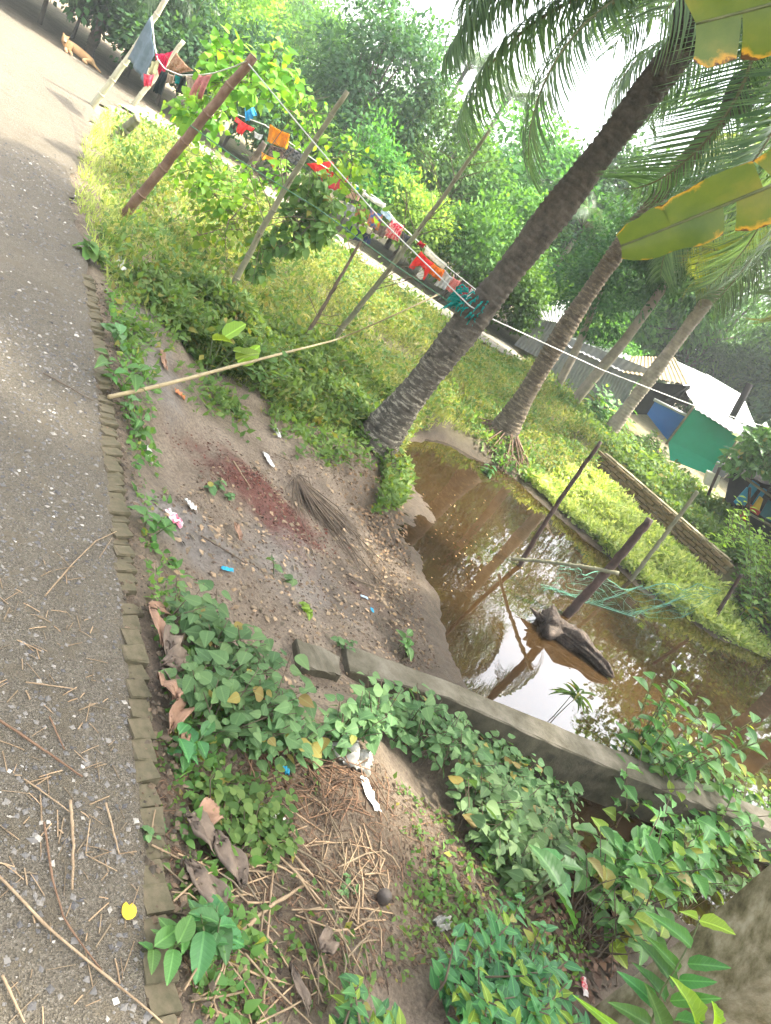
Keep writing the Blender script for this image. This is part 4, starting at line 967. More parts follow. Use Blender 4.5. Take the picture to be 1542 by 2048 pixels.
cloth('hanging_shirt', 'bright red shirt with sleeves left of the orange cloth', [(842, 502), (868, 527), (848, 562), (818, 534)], 17.4, cm('red3', (.68, .03, .02), (.55, .02, .02), 8), 2, .04, cut='arch', nx=24, group=ML)
cloth('hanging_cloth', 'white cloth under the bright red shirt', [(842, 535), (853, 545), (842, 560), (832, 552)], 17.5, cm('white4', (.7, .68, .62)), 1, group=ML)
cloth('hanging_cloth', 'deep orange cloth right of the bright red shirt', [(866, 525), (890, 541), (880, 563), (856, 546)], 17.45, cm('orange3', (.72, .17, .01), (.6, .13, .01), 8), 2, .04, group=ML)
cloth('hanging_shirt', 'grey-white shirt between deep orange and striped red', [(890, 538), (907, 556), (890, 580), (868, 570)], 17.5, cm('gwhite', (.6, .58, .55), (.45, .43, .42), 9), 3, .04, group=ML)
cloth('hanging_cloth', 'red striped cloth left of the maroon one', [(906, 553), (921, 562), (908, 589), (891, 578)], 17.5, cm('rstripe', (.5, .05, .04), (.68, .35, .3), 14, pat='stripe'), 2, group=ML)
cloth('hanging_cloth', 'maroon patterned cloth nearest the thick palm', [(917, 562), (943, 575), (928, 603), (903, 590)], 17.55, cm('maroon', (.22, .015, .03), (.32, .08, .08), 24), 2, group=ML)
cloth('hanging_cloth', 'white fringed cloth at the palm end of the line', [(941, 574), (954, 582), (944, 606), (929, 600)], 17.6, cm('white5', (.68, .66, .6), (.5, .45, .4), 14), 2, group=ML)
# teal net tied round the palm
mb = MB()
pc1 = gy(945, 615, b1[1])
for k in range(80):
    a = random.uniform(0, 6.28); z = random.uniform(-.10, .16); p = np.array((pc1[0] - .02 + math.cos(a) * .19, pc1[1] + math.sin(a) * .19, pc1[2] + z))
    q = p + np.array((math.cos(a) * .05 - .03, math.sin(a) * .05, random.uniform(-.09, .03)))
    mb.tube([p, (p + q) / 2 + np.array((0, -.04, .03)), q, q + np.array((random.uniform(-.03, .03), 0, -.05))], [.010, .014, .010, .005], 4, False)
tag(mb.build('net_bundle', cm('teal_net', (.01, .22, .19), (.03, .34, .28), 20), None, pc1), 'bundle of teal netting tied round the thick palm trunk', 'net')

# ================================================================== huts
M['tin'] = surf('grey_tin', [(.3, (.20, .205, .205)), (.7, (.34, .345, .34))], 3, .5, .1, spec=.4, metal=.25)
M['tin_tan'] = surf('rusty_tan_tin', [(.3, (.24, .18, .10)), (.7, (.40, .32, .20))], 2.5, .6, .1, metal=.1)
M['tin_white'] = surf('pale_tin', [(.3, (.38, .39, .37)), (.7, (.52, .52, .48))], 2, .5, .05)
M['tarp_white'] = surf('white_tarpaulin', [(.3, (.36, .37, .37)), (.7, (.50, .50, .49))], 1.5, .55, .2, 4, .03)
M['tarp_green'] = surf('green_tarpaulin', [(.3, (.0, .30, .17)), (.7, (.005, .38, .225))], 1.2, .5, .2, 3, .03)
M['tarp_blue'] = surf('blue_tarpaulin', [(.3, (.008, .10, .38)), (.7, (.012, .14, .48))], 1.5, .5, .2, 3, .03)
M['dark'] = surf('near_black', [(.3, (.010, .010, .010)), (.7, (.03, .028, .025))], 5, .95, .1, spec=.02)  # near-black for some hut sides, posts and the open shed's dark inside
M['sky_blue'] = surf('blue_plastic', [(.3, (.02, .24, .40)), (.7, (.03, .32, .50))], 4, .4, .05)
M['red_pl'] = surf('red_plastic', [(.3, (.30, .02, .015)), (.7, (.42, .03, .02))], 4, .45, .05)
M['yellow_pl'] = surf('yellow_plastic', [(.3, (.55, .34, .02)), (.7, (.68, .46, .06))], 4, .45, .05)
M['teal_pl'] = surf('teal_boards', [(.3, (.01, .09, .11)), (.7, (.02, .15, .17))], 4, .6, .1)
def sheet(c, nwave=0, amp=.0, th=.01, sub=4):
    """sheet through the corners c (tl, tr, br, bl) in 3D with corrugations running from top to bottom edge"""
    c = [np.array(q, float) for q in c]; n = max(2, nwave * 6 + 1); k = sub + 1
    u = np.linspace(0, 1, n); v = np.linspace(0, 1, k); U, Vv = np.meshgrid(u, v)
    P = ((1 - U) * (1 - Vv))[..., None] * c[0] + (U * (1 - Vv))[..., None] * c[1] + (U * Vv)[..., None] * c[2] + ((1 - U) * Vv)[..., None] * c[3]
    nn_ = unit(np.cross(c[1] - c[0], c[3] - c[0])); 
    P = P + (amp * np.sin(U * nwave * 2 * np.pi))[..., None] * nn_
    i = (np.arange(k - 1)[:, None] * n + np.arange(n - 1)[None, :]).ravel()
    F = np.stack([i, i + 1, i + n + 1, i + n], -1)
    mb = MB(); mb.add(P.reshape(-1, 3), F); mb.add((P - nn_ * th).reshape(-1, 3), F[:, ::-1]); return mb
def panel(name, parent, px, Y, mat, nwave=0, amp=.012, th=.012):
    c = [gy(x, y, Y if np.isscalar(Y) else Y[i]) for i, (x, y) in enumerate(px)]
    return sheet(c, nwave, amp, th).build(name, mat, parent, smooth=nwave > 0)
def bar(name, parent, p, q, r, mat, sides=6): return MB().tube([p, (np.array(p) + np.array(q)) / 2, q], r, sides).build(name, mat, parent)
h1 = thing('tin_hut', 'grey tin hut with a pale roof behind the second palm', 'hut', gy(1065, 715, 22.5))
panel('roof_sheet', h1, [(1050, 606), (1150, 600), (1128, 648), (1083, 640)], (23.4, 23.4, 22.3, 22.3), M['tin_white'], 9)
panel('wall_sheet', h1, [(1070, 636), (1118, 648), (1078, 716), (1028, 690)], (22.5, 22.5, 22.5, 22.5), M['tin'], 8)
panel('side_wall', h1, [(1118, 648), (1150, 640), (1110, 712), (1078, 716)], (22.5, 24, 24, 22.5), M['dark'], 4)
h2 = thing('tin_shed', 'long corrugated tin shed with tan roof behind the slim trunks', 'shed', gy(1180, 780, 21.8))
x0 = [(1098, 706), (1157, 722), (1215, 745), (1268, 768)]; x1 = [(1066, 756), (1125, 783), (1185, 806), (1240, 828)]
for k in range(3):
    panel('wall_sheet', h2, [x0[k], x0[k + 1], x1[k + 1], x1[k]], 21.8 - .01 * (k % 2), M['tin'], 9)
panel('upper_wall', h2, [(1132, 672), (1300, 738), (1268, 770), (1098, 708)], (21.95, 21.95, 21.9, 21.9), M['tin'], 14)
panel('roof_sheet', h2, [(1262, 712), (1350, 716), (1378, 770), (1246, 745)], (24.0, 23.6, 21.4, 21.7), M['tin_tan'], 14)
panel('roof_sheet', h2, [(1150, 668), (1262, 712), (1246, 745), (1128, 690)], (24.0, 24.0, 21.7, 21.7), M['tin'], 12)
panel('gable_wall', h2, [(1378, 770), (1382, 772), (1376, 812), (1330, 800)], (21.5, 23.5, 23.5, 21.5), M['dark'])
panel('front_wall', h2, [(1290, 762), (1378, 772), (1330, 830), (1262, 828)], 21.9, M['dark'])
h3 = thing('tarpaulin_hut', 'white tarpaulin-roofed hut at the right, behind the green cloth', 'hut', gy(1420, 860, 23.0))
panel('roof_slope', h3, [(1342, 718), (1412, 750), (1392, 812), (1376, 792)], (24.4, 24.4, 22.3, 22.3), M['tarp_white'])
panel('roof_slope', h3, [(1412, 748), (1484, 790), (1512, 856), (1392, 812)], (24.4, 24.4, 22.3, 22.3), M['tarp_white'])
panel('wall', h3, [(1392, 812), (1500, 856), (1476, 886), (1376, 830)], 22.6, M['tarp_white'])
bar('corner_post', h3, gy(1462, 838, 22.2), gy(1500, 768, 22.2), .09, M['dark'])
h4 = thing('wash_stall', 'bathing stall screened with bright green and blue tarpaulin', 'stall', gy(1360, 925, 20.8))
panel('green_screen', h4, [(1388, 815), (1477, 874), (1440, 932), (1336, 880)], 20.6, M['tarp_green'])
panel('green_side_screen', h4, [(1336, 880), (1440, 932), (1420, 950), (1340, 920)], (20.6, 20.6, 20.55, 20.55), M['tarp_green'])
panel('blue_screen', h4, [(1310, 803), (1376, 836), (1336, 882), (1294, 828)], 21.0, M['tarp_blue'])
panel('blue_return', h4, [(1376, 836), (1392, 820), (1344, 876), (1336, 882)], (21.0, 22.2, 22.2, 21.0), M['tarp_blue'])
panel('roof_sheet', h4, [(1384, 800), (1492, 852), (1478, 872), (1390, 818)], (21.9, 21.9, 20.4, 20.4), M['tin'], 8)
bar('top_beam', h4, gy(1308, 799, 20.95), gy(1380, 834, 20.95), .045, M['tin_white'])
bar('corner_post', h4, gy(1332, 888, 20.55), gy(1390, 810, 20.55), .03, M['bamboo_grey'])
bar('corner_post', h4, gy(1440, 936, 20.55), gy(1480, 872, 20.55), .03, M['bamboo_grey'])
# open shed at the right edge with stored things
h5 = thing('open_shed', 'dark open shed at the right edge, cluttered with coloured goods', 'shed', gy(1500, 1070, 18.5))
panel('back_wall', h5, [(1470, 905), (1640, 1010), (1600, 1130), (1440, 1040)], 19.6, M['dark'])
panel('roof_sheet', h5, [(1500, 880), (1680, 985), (1650, 1010), (1440, 935)], (20.2, 20.2, 18.0, 18.0), M['dark'], 8)
panel('floor_board', h5, [(1440, 1045), (1620, 1140), (1590, 1160), (1440, 1072)], (19.6, 19.6, 18.3, 18.3), M['dark'])
for (a, c_) in [((1416, 990), (1440, 935)), ((1494, 1050), (1500, 975)), ((1590, 1110), (1600, 1040))]: bar('post', h5, gy(*a, 18.3), gy(*c_, 18.3), .035, M['post'])
bar('front_rail', h5, gy(1466, 938, 18.25), gy(1560, 1006, 18.25), .035, M['bamboo_grey']); bar('front_rail', h5, gy(1486, 1020, 18.25), gy(1560, 1062, 18.25), .03, M['bamboo_grey'])
bar('roof_edge', h5, gy(1514, 928, 18.3), gy(1600, 932, 18.3), .03, M['yellow_pl'])
def crate(name, label, px, Y, mat, cat, dep=.25):
    c = [gy(x, y, Y) for x, y in px]; mb = MB(); dv = np.array((0, dep, .0))
    V = [*c, *[q + dv for q in c]]; mb.add(V, [(0, 1, 2, 3), (7, 6, 5, 4), (0, 4, 5, 1), (1, 5, 6, 2), (2, 6, 7, 3), (3, 7, 4, 0)])
    o = mb.build(name, mat, None, c[3], smooth=False); bv = o.modifiers.new('round', 'BEVEL'); bv.width = .015; bv.segments = 2
    return tag(o, label, cat)
crate('blue_board', 'sky-blue board standing at left in the open shed', [(1494, 974), (1500, 980), (1474, 1012), (1467, 1004)], 18.9, M['sky_blue'], 'board', .04)
crate('blue_board', 'broad sky-blue board in the middle of the open shed', [(1505, 960), (1521, 971), (1490, 1012), (1478, 1006)], 19.0, M['sky_blue'], 'board', .04)
crate('blue_board', 'narrow sky-blue board at the right in the open shed', [(1527, 976), (1535, 981), (1508, 1016), (1502, 1012)], 19.0, M['sky_blue'], 'board', .04)
crate('yellow_frame', 'yellow wedge-shaped thing beside the red tray in the shed', [(1521, 994), (1527, 998), (1519, 1022), (1506, 1016)], 18.6, M['yellow_pl'], 'container', .12)
crate('red_tray', 'dark red tray on the floor of the open shed', [(1502, 1012), (1522, 1024), (1516, 1032), (1497, 1020)], 18.6, M['red_pl'], 'tray', .3)
crate('red_bucket', 'red tub at the left foot of the open shed', [(1490, 1028), (1500, 1030), (1490, 1046), (1480, 1042)], 18.4, M['red_pl'], 'tub', .25)
crate('teal_board', 'dark teal board at the right edge of the open shed', [(1537, 1000), (1575, 1020), (1550, 1050), (1520, 1030)], 18.7, M['teal_pl'], 'board', .05)
crate('tin_screen', 'ribbed grey tin sheet leaning left of the open shed', [(1434, 922), (1462, 934), (1448, 956), (1424, 944)], 18.6, M['tin'], 'sheet', .03)
crate('pale_sack', 'pale cream sack under the ribbed tin sheet', [(1416, 943), (1442, 953), (1432, 978), (1408, 968)], 18.5, surf('sack', [(.3, (.5, .48, .34)), (.7, (.66, .63, .48))], 5, .8, .2), 'sack', .2)

# ================================================================== dog
dp = gg(130, 100); dq = gg(172, 126); DS = .84
dv = unit(dq - dp); dv[2] = 0; sd_ = np.array((dv[1], -dv[0], 0))     # towards the camera
J = [((0, 0, .17), .13), ((.26, 0, .17), .12), ((.50, .0, .15), .125), ((.66, .02, .13), .10),         # chest..rump
     ((-.11, .06, .20), .085), ((-.11, .13, .26), .082), ((-.10, .23, .23), .05), ((-.10, .30, .20), .03),  # neck, skull, muzzle, nose
     ((.0, .12, .06), .05), ((-.02, .26, .035), .036), ((.02, .44, .03), .03),                        # fore leg
     ((.10, .12, .06), .045), ((.14, .28, .035), .034), ((.16, .42, .03), .028),                      # fore leg 2
     ((.60, .16, .10), .075), ((.44, .24, .05), .045), ((.58, .32, .03), .03),                        # hind leg
     ((.80, .06, .06), .035), ((.92, .16, .03), .024), ((.96, .28, .025), .014),                      # tail
     ((-.17, .11, .33), .024), ((-.20, .11, .375), .009), ((-.05, .11, .33), .024), ((-.02, .11, .375), .009)]
Ed = [(0, 1), (1, 2), (2, 3), (0, 4), (4, 5), (5, 6), (6, 7), (0, 8), (8, 9), (9, 10), (0, 11), (11, 12), (12, 13), (2, 14), (14, 15), (15, 16), (3, 17), (17, 18), (18, 19), (5, 20), (20, 21), (5, 22), (22, 23)]
me = bpy.data.meshes.new('dog')
me.from_pydata([tuple(DS * (dv * a[0] + sd_ * a[1] + np.array((0, 0, a[2])))) for a, r in J], Ed, [])
mt, nt, n, b, o = newmat('tan_fur'); nt.links.new(ramp(nt, noise(nt, 4, 5), [(.3, (.46, .25, .10)), (.6, (.62, .38, .18)), (.8, (.72, .54, .34))]), b.inputs['Base Color']); b.inputs['Roughness'].default_value = .9
bump(nt, b, noise(nt, 60, 4), .4, .01)
me.materials.append(mt); dog = bpy.data.objects.new('dog', me); COL.objects.link(dog); dog.location = [float(q) for q in dp]
sk = dog.modifiers.new('skin', 'SKIN')
for v, (a, r) in zip(me.skin_vertices[0].data, J): v.radius = (r * DS, r * DS)
me.skin_vertices[0].data[0].use_root = True
ss = dog.modifiers.new('sub', 'SUBSURF'); ss.levels = 2; ss.render_levels = 2
tag(dog, 'tan dog lying at the far edge of the road, head up', 'dog')
for nm, c0, sz in (('eye', dv * -.145 + sd_ * .20 + np.array((0, 0, .285)), .018), ('eye', dv * -.065 + sd_ * .20 + np.array((0, 0, .285)), .018), ('nose', dv * -.10 + sd_ * .325 + np.array((0, 0, .205)), .03)):
    o = MB().box(c0 * DS, (sz,) * 3, None, .004).build(nm, M['dark'], None); o.parent = dog

# ================================================================== plants
def inpoly(x, y, P):
    x = np.asarray(x); y = np.asarray(y); c = np.zeros(x.shape, bool); P = np.asarray(P, float)
    for (x1, y1), (x2, y2) in zip(P, np.roll(P, -1, 0)):
        k = ((y1 > y) != (y2 > y)) & (x < (x2 - x1) * (y - y1) / (y2 - y1 + 1e-12) + x1); c ^= k
    return c
def sample_poly(P, n):
    P = np.asarray(P, float); lo = P.min(0); hi = P.max(0); out = np.zeros((0, 2))
    while len(out) < n:
        q = lo + (hi - lo) * rng.random((n * 2, 2)); out = np.concatenate([out, q[inpoly(q[:, 0], q[:, 1], P)]])
    return out[:n]
def px_poly(pts): return np.array([gg(x, y)[:2] for x, y in pts])
def cover(name, label, cat, poly, n, L, W, hgt, mat, tpl, up=.8, kind='stuff', fade=0.0, clump=0.0):
    q = sample_poly(poly, n)
    if fade: q = q[rng.random(n) < np.clip((seg_side(q[:, 0], q[:, 1], EDGE) - .15) / fade + .6 * fbm(q[:, 0] * 2, q[:, 1] * 2, 19), .10, 1)]; n = len(q)
    if clump:
        k = fbm(q[:, 0] * 2.2, q[:, 1] * 2.2, 12) > (-clump + (rng.random(n) - .5) * .35); q = q[k]
    n = len(q); z = ground_z(q[:, 0], q[:, 1])
    s = .6 + .8 * rng.random(n); patchh = np.clip(1 + 2.4 * fbm(q[:, 0] * 1.7, q[:, 1] * 1.7, 15), .3, 2)
    P = np.c_[q, z + hgt * rng.random(n) ** 1.3 * patchh]
    D = rdir(n, up, 1.0); D[:, 2] = np.abs(D[:, 2]) * (.3 + up)
    N = unit(np.array((0, 0, 1.0)) + rng.normal(size=(n, 3)) * .5)
    mb = MB(); leaves(mb, P, D, N, L * s, W * s, tpl, .3)
    o = mb.build(name, mat); tag(o, label, cat, kind=kind); return o
LAWNP = [(-4.3, 7.9), (-3.0, 6.8), (-1.9, 7.4), (-1.15, 8.4), (-.75, 9.6), (-.30, 10.6), (-.35, 11.6), (.0, 12.7), (1.0, 13.5), (1.7, 13.6), (2.6, 15.2), (3.4, 17), (4, 20.5), (2, 22), (.7, 21.5), (.5, 20.4), (-.4, 19.4), (-1.5, 18.9), (-3.7, 18.2), (-7, 17.1), (-8.4, 16.2), (-8.6, 14.8), (-7.6, 13.1), (-6.2, 10.9)]
cover('lawn_weeds', 'sunlit yellow-green weeds covering the garden', 'weeds', LAWNP, 90000, .075, .016, .20, M['lawn'], LEAF2, .7, clump=.12, fade=1.7)
cover('garden_weeds', 'mid-green leafy weeds mixed through the garden grass', 'weeds', LAWNP, 42000, .09, .022, .30, M['weed'], LEAF4, .6, clump=.06, fade=.5)
cover('lawn_grass', 'yellowish grass blades over the garden', 'grass', LAWNP, 60000, .15, .0035, .05, M['lawn'], BLADE, 1.6, clump=.22, fade=1.4)
DARKW = [(-3.6, 7.5), (-2.6, 7.0), (-1.9, 7.5), (-1.1, 8.6), (-.7, 9.8), (-.4, 11.0), (-1.0, 11.4), (-2.2, 10.6), (-3.2, 9.6)]
cover('bank_weeds', 'darker green leafy weeds along the upper mud bank', 'weeds', DARKW, 19000, .10, .024, .26, M['weed'], LEAF4, .5, clump=.25)
cover('patchy_weeds', 'patchy dark weeds straggling down the upper mud bank', 'weeds', [(-3.2, 6.6), (-2.2, 5.6), (-1.3, 6.6), (-.5, 8.0), (-.4, 9.2), (-.9, 9.4), (-1.7, 7.8), (-3.2, 7.4), (-4.6, 8.8), (-4.5, 8.3)], 6500, .085, .02, .13, M['weed'], LEAF4, .5, clump=-.05)
VERGE = [(-3.3, 6.7), (-2.95, 6.8), (-4.1, 8.5), (-5.8, 11.0), (-7.8, 14.0), (-8.3, 14.6), (-8.7, 14.6), (-6.7, 11.1), (-4.95, 8.5)]
cover('verge_grass', 'patchy grass at the ragged road edge', 'grass', VERGE, 4500, .12, .006, .03, M['lawn'], BLADE, 1.0, clump=.12)
FARB = [(1.6, 13.3), (3.0, 12.8), (4.2, 12.2), (5.6, 12.5), (7.0, 13.4), (5.7, 14.6), (2.9, 15.8), (2.4, 15.0)]
cover('far_bank_weeds', 'yellow-green weeds on the far bank below the brick wall', 'weeds', FARB, 30000, .11, .020, .17, M['lawn'], LEAF2, .6, clump=.3)
UPB = [(3.2, 16.6), (6.0, 15.4), (8.5, 16.0), (10, 18.5), (9, 20.5), (3.4, 20.5), (1.5, 19)]
cover('upper_bank_weeds', 'bright leafy weeds behind the bank wall before the huts', 'weeds', UPB, 24000, .13, .032, .26, M['weed'], LEAF2, .5, clump=.4)
NEARMUD = px_poly([(300, 1480), (480, 1430), (620, 1480), (880, 1620), (960, 1700), (1000, 1850), (820, 1960), (600, 2040), (400, 2040), (330, 1800)])
cover('mud_weeds', 'scattered tiny green weeds on the muddy litter', 'weeds', NEARMUD, 2600, .035, .011, .03, M['weed'], LEAF4, .4, clump=-.02)
KV = np.concatenate([KERB[1:] + np.array((.14, .06)), (KERB[1:] + np.array((.42, .22)))[::-1]])
cover('kerb_weeds', 'low green weeds sprouting along the foot of the kerb', 'weeds', KV, 1700, .05, .016, .06, M['weed'], OVATE, .6, clump=.05)
RB = px_poly([(690, 860), (760, 950), (740, 1030), (800, 1020), (820, 960), (800, 930), (760, 900)])
cover('palm_foot_weeds', 'small fern-like weeds at the foot of the thick palm', 'weeds', RB, 1300, .08, .02, .16, M['weed'], LEAF4, .6)

def plant(name, label, cat, base, nst, h, spread, nl, L, W, mat, tpl, stem_r=.006, lean=(0, 0), group=None, droop=.25, split=False, petiole=0.0, top_heavy=.35, smat=None):
    """upright plant: stems with leaves arranged round them"""
    base = np.array(base, float); e = thing(name, label, cat, base, group)
    st = MB(); PP = []; DD = []; NN = []; SS = []; stems = []
    r = np.random.default_rng(int(abs(base[0] * 7919 + base[1] * 104729) * 10) % 2 ** 31)
    for k in range(nst):
        if split or nst <= 9: st = MB(); stems.append(st)
        a = r.random() * 6.28; rad = spread * math.sqrt(r.random()); hh = h * (.6 + .55 * r.random())
        p0 = base + np.array((math.cos(a) * rad * .35, math.sin(a) * rad * .35, 0)); p0[2] = float(ground_z(p0[0], p0[1])) - .02 if name != 'water_plant' else base[2]
        p1 = p0 + np.array((math.cos(a) * rad * .35 + lean[0] * .5, math.sin(a) * rad * .35 + lean[1] * .5, hh * .6))
        p2 = p0 + np.array((math.cos(a) * rad * .75 + lean[0], math.sin(a) * rad * .75 + lean[1], hh))
        C = resample(np.array([p0, p1, p2]), 9); st.tube(C, np.linspace(stem_r, stem_r * .45, 9), 5, False)
        for q in range(nl):
            t = top_heavy + (1 - top_heavy) * (q + .5 * r.random()) / nl; p = np.array([np.interp(t, np.linspace(0, 1, 9), C[:, c]) for c in range(3)])
            aa = q * 2.4 + r.random() * .8; up = .15 + .9 * t * r.random()
            d = unit(np.array((math.cos(aa), math.sin(aa), up)))
            if petiole:
                p_ = p + d * petiole * (.6 + .6 * r.random()); st.tube([p, p_], [stem_r * .5, stem_r * .35], 4, False); p = p_
            d2 = unit(d + np.array((0, 0, -droop * (1 + r.random())))); PP.append(p); DD.append(d2)
            NN.append(unit(np.array((0, 0, 1.)) + d * .3 + r.normal(size=3) * .25)); SS.append(.4 + .85 * r.random())
    for q_ in (stems or [st]): q_.build('stem', smat or M['stem'], e)
    PP, DD, NN, SS = map(np.array, (PP, DD, NN, SS))
    if split:
        for k in range(len(PP)):
            mb = MB(); leaves(mb, PP[k:k + 1], DD[k:k + 1], NN[k:k + 1], L * SS[k:k + 1], W * SS[k:k + 1], tpl, .3); mb.build('leaf', mat, e)
    else:
        mb = MB(); leaves(mb, PP, DD, NN, L * SS, W * SS, tpl, .3); mb.build('foliage', mat, e)
    return e
# creeping shrubs with heart-shaped leaves
def creeper(label, poly_px, n, h, L=.078, mat='creeper'):
    n = int(n * 1.15); poly = px_poly(poly_px); q = sample_poly(poly, n); base = np.array((*q.mean(0), 0)); base[2] = float(ground_z(*base[:2]))
    e = thing('creeping_shrub', label, 'shrub', base); st = MB(); P = []; D = []; N = []; S = []
    for x, y in q:
        z = float(ground_z(x, y)); hh = h * random.uniform(.4, 1.1) * float(np.clip(1 + 1.6 * fbm(x * 2.5, y * 2.5, 4), .4, 1.6)); a = random.uniform(0, 6.28); o = np.array((math.cos(a), math.sin(a), 0)) * hh * .5
        tp = np.array((x, y, z + hh)) + o; st.tube([(x, y, z - .02), np.array((x, y, z + hh * .55)) + o * .3, tp], [.004, .003, .002], 4, False)
        for k in range(7):
            t = (.3 + .7 * k / 6); p = np.array((x, y, z)) * (1 - t) + tp * t; aa = a + k * 2.6 + random.random()
            d = np.array((math.cos(aa), math.sin(aa), random.uniform(-.2, .35))); p = p + unit(d) * .03
            P.append(p); D.append(d + np.array((0, 0, -.15))); N.append(np.array((random.gauss(0, .42), random.gauss(0, .42) - .15, 1))); S.append(random.uniform(.4, 1.3) * (.75 + .35 * t))
    st.build('stem', M['twig'], e); mb = MB(); S = np.array(S); leaves(mb, np.array(P), np.array(D), np.array(N), L * S, L * .38 * S, OVATE, .45); mb.build('foliage', M[mat], e)
    return e
creeper('heart-leaved creeper patch beside the kerb and dead leaves', [(320, 1225), (420, 1240), (490, 1350), (560, 1450), (520, 1500), (400, 1480), (350, 1400)], 95, .24)
creeper('heart-leaved creeper patch above the grey plastic bag', [(480, 1455), (640, 1480), (740, 1440), (780, 1460), (700, 1500), (560, 1530), (470, 1510)], 70, .22)
creeper('large heart-leaved creeper mass climbing along the pond wall foot', [(690, 1400), (820, 1430), (960, 1490), (1120, 1590), (1130, 1660), (1010, 1660), (900, 1590), (800, 1500)], 190, .26)
creeper('lower heart-leaved creeper mass beside the dark gully', [(900, 1600), (1020, 1650), (1130, 1680), (1100, 1760), (1000, 1770), (930, 1700)], 110, .26, .09)
creeper('small trailing greens among the dry stalks near the kerb', [(400, 1560), (520, 1580), (560, 1680), (500, 1760), (440, 1700), (390, 1620)], 60, .12, .05, 'weed')
# glossy bush at the bottom and big-leaved shrubs by the gully
def bush(name, label, poly_px, n, h, L, W, mat, tpl, nl=9, up=.5):
    poly = px_poly(poly_px); q = sample_poly(poly, n); base = np.array((*q.mean(0), 0)); base[2] = float(ground_z(*base[:2]))
    e = thing(name, label, 'bush', base); st = MB(); P = []; D = []; N = []; S = []
    for x, y in q:
        z = float(ground_z(x, y)); hh = h * random.uniform(.45, 1.1); a = random.uniform(0, 6.28); o = np.array((math.cos(a), math.sin(a), 0)) * hh * .55
        tp = np.array((x, y, z + hh)) + o; st.tube([(x, y, z - .03), np.array((x, y, z + hh * .5)) + o * .25, tp], [.009, .006, .003], 5, False)
        for k in range(nl):
            t = .25 + .75 * k / (nl - 1); p = np.array((x, y, z)) * (1 - t) + tp * t; aa = a + k * 2.4 + random.random()
            d = np.array((math.cos(aa), math.sin(aa), up * random.uniform(.1, 1.2))); P.append(p); D.append(d); N.append(np.array((random.gauss(0, .3), random.gauss(0, .3) - .15, 1))); S.append(random.uniform(.6, 1.2))
    st.build('stem', M['twig'], e); S = np.array(S); P, D, N = map(np.array, (P, D, N))
    k = rng.random(len(P)) < .14
    for sel, mm, nm in ((~k, mat, 'foliage'), (k, 'lime', 'young_leaves')):
        if sel.any(): mb = MB(); leaves(mb, P[sel], D[sel], N[sel], L * S[sel], W * S[sel], tpl, .3); mb.build(nm, M[mm], e)
    return e
bush('glossy_bush', 'glossy small-leaved bush at the bottom centre edge', [(830, 2010), (900, 1960), (1000, 1930), (1080, 1990), (1120, 2060), (1060, 2120), (860, 2110)], 80, .34, .085, .022, 'glossy', OVATE, 12)
bush('glossy_bush', 'small glossy sprigs at the bottom edge left of the bush', [(640, 2060), (760, 2050), (800, 2110), (660, 2120)], 16, .22, .07, .02, 'glossy', OVATE, 9)
bush('gully_shrub', 'large-leaved dark shrub growing out of the gully by the pillar', [(1170, 1700), (1320, 1700), (1440, 1740), (1380, 1800), (1230, 1820), (1160, 1780)], 26, .62, .17, .05, 'broad', LANCE_HI, 10)
bush('gully_shrub', 'leafy shrub hugging the pond wall right of centre', [(1180, 1600), (1330, 1590), (1470, 1660), (1460, 1720), (1320, 1720), (1190, 1680)], 36, .55, .15, .048, 'broad', LANCE_HI, 10)
bush('wall_shrub', 'tangled green weeds at the right end of the pond wall', [(1400, 1610), (1530, 1650), (1560, 1700), (1430, 1690)], 22, .35, .10, .03, 'weed', LANCE, 9)
bush('bank_shrub', 'lush shrub on the right bank beside the dark pole', [(1460, 1190), (1560, 1230), (1600, 1330), (1520, 1300), (1450, 1240)], 130, 1.25, .18, .045, 'weed', LANCE, 11)
bush('bank_shrub', 'bright bush between the bank wall and the open shed', [(1420, 1080), (1500, 1120), (1490, 1170), (1400, 1120)], 46, .9, .15, .04, 'lime', LANCE, 10)
bush('leafy_shrub', 'tall shrub with long leaves before the tin shed', [(1165, 830), (1235, 850), (1230, 880), (1165, 870)], 26, .85, .24, .055, 'broad', LANCE, 11)
bush('leafy_shrub', 'rounded leafy bush left of the blue tarpaulin', [(1230, 880), (1300, 890), (1330, 930), (1250, 930)], 44, .55, .15, .05, 'weed', OVATE, 10)
bush('vine_shrub', 'dark vine heap hanging over the sheds at the right edge', [(1440, 930), (1560, 960), (1560, 1000), (1440, 970)], 60, 1.3, .17, .065, 'broad', HEART, 11)
# tall weed standing in the water at the right of the wall
wp = gz(1265, 1560, -.75)
plant('pond_weed_plant', 'tall leafy plant rising from the pond edge right of the log', 'plant', wp, 16, 1.25, .55, 12, .17, .05, M['broad'], LANCE, .009, (.05, .1), droop=.2)
plant('pond_weed_plant', 'yellowish vine sprays beside the tall pond plant', 'plant', gz(1340, 1540, -.75), 12, 1.2, .6, 12, .10, .025, M['lime'], LANCE, .006, (.15, .1))
plant('water_plant', 'small spiky plant standing in the water beyond the wall', 'plant', gz(1110, 1432, -.8), 3, .30, .06, 9, .20, .012, M['weed'], LANCE, .005, droop=.3, top_heavy=.8)
plant('taro_plant', 'single heart-leaved seedling against the dark wall face', 'plant', gg(985, 1475), 2, .16, .05, 2, .10, .05, M['glossy'], HEART, .005, top_heavy=.9, split=True)
plant('taro_plant', 'taro plant with one big upright leaf at the gully edge', 'plant', gg(1030, 1820), 3, .42, .12, 2, .24, .075, M['glossy'], HEART_HI, .012, (.05, .05), top_heavy=.85, droop=.4, split=True)
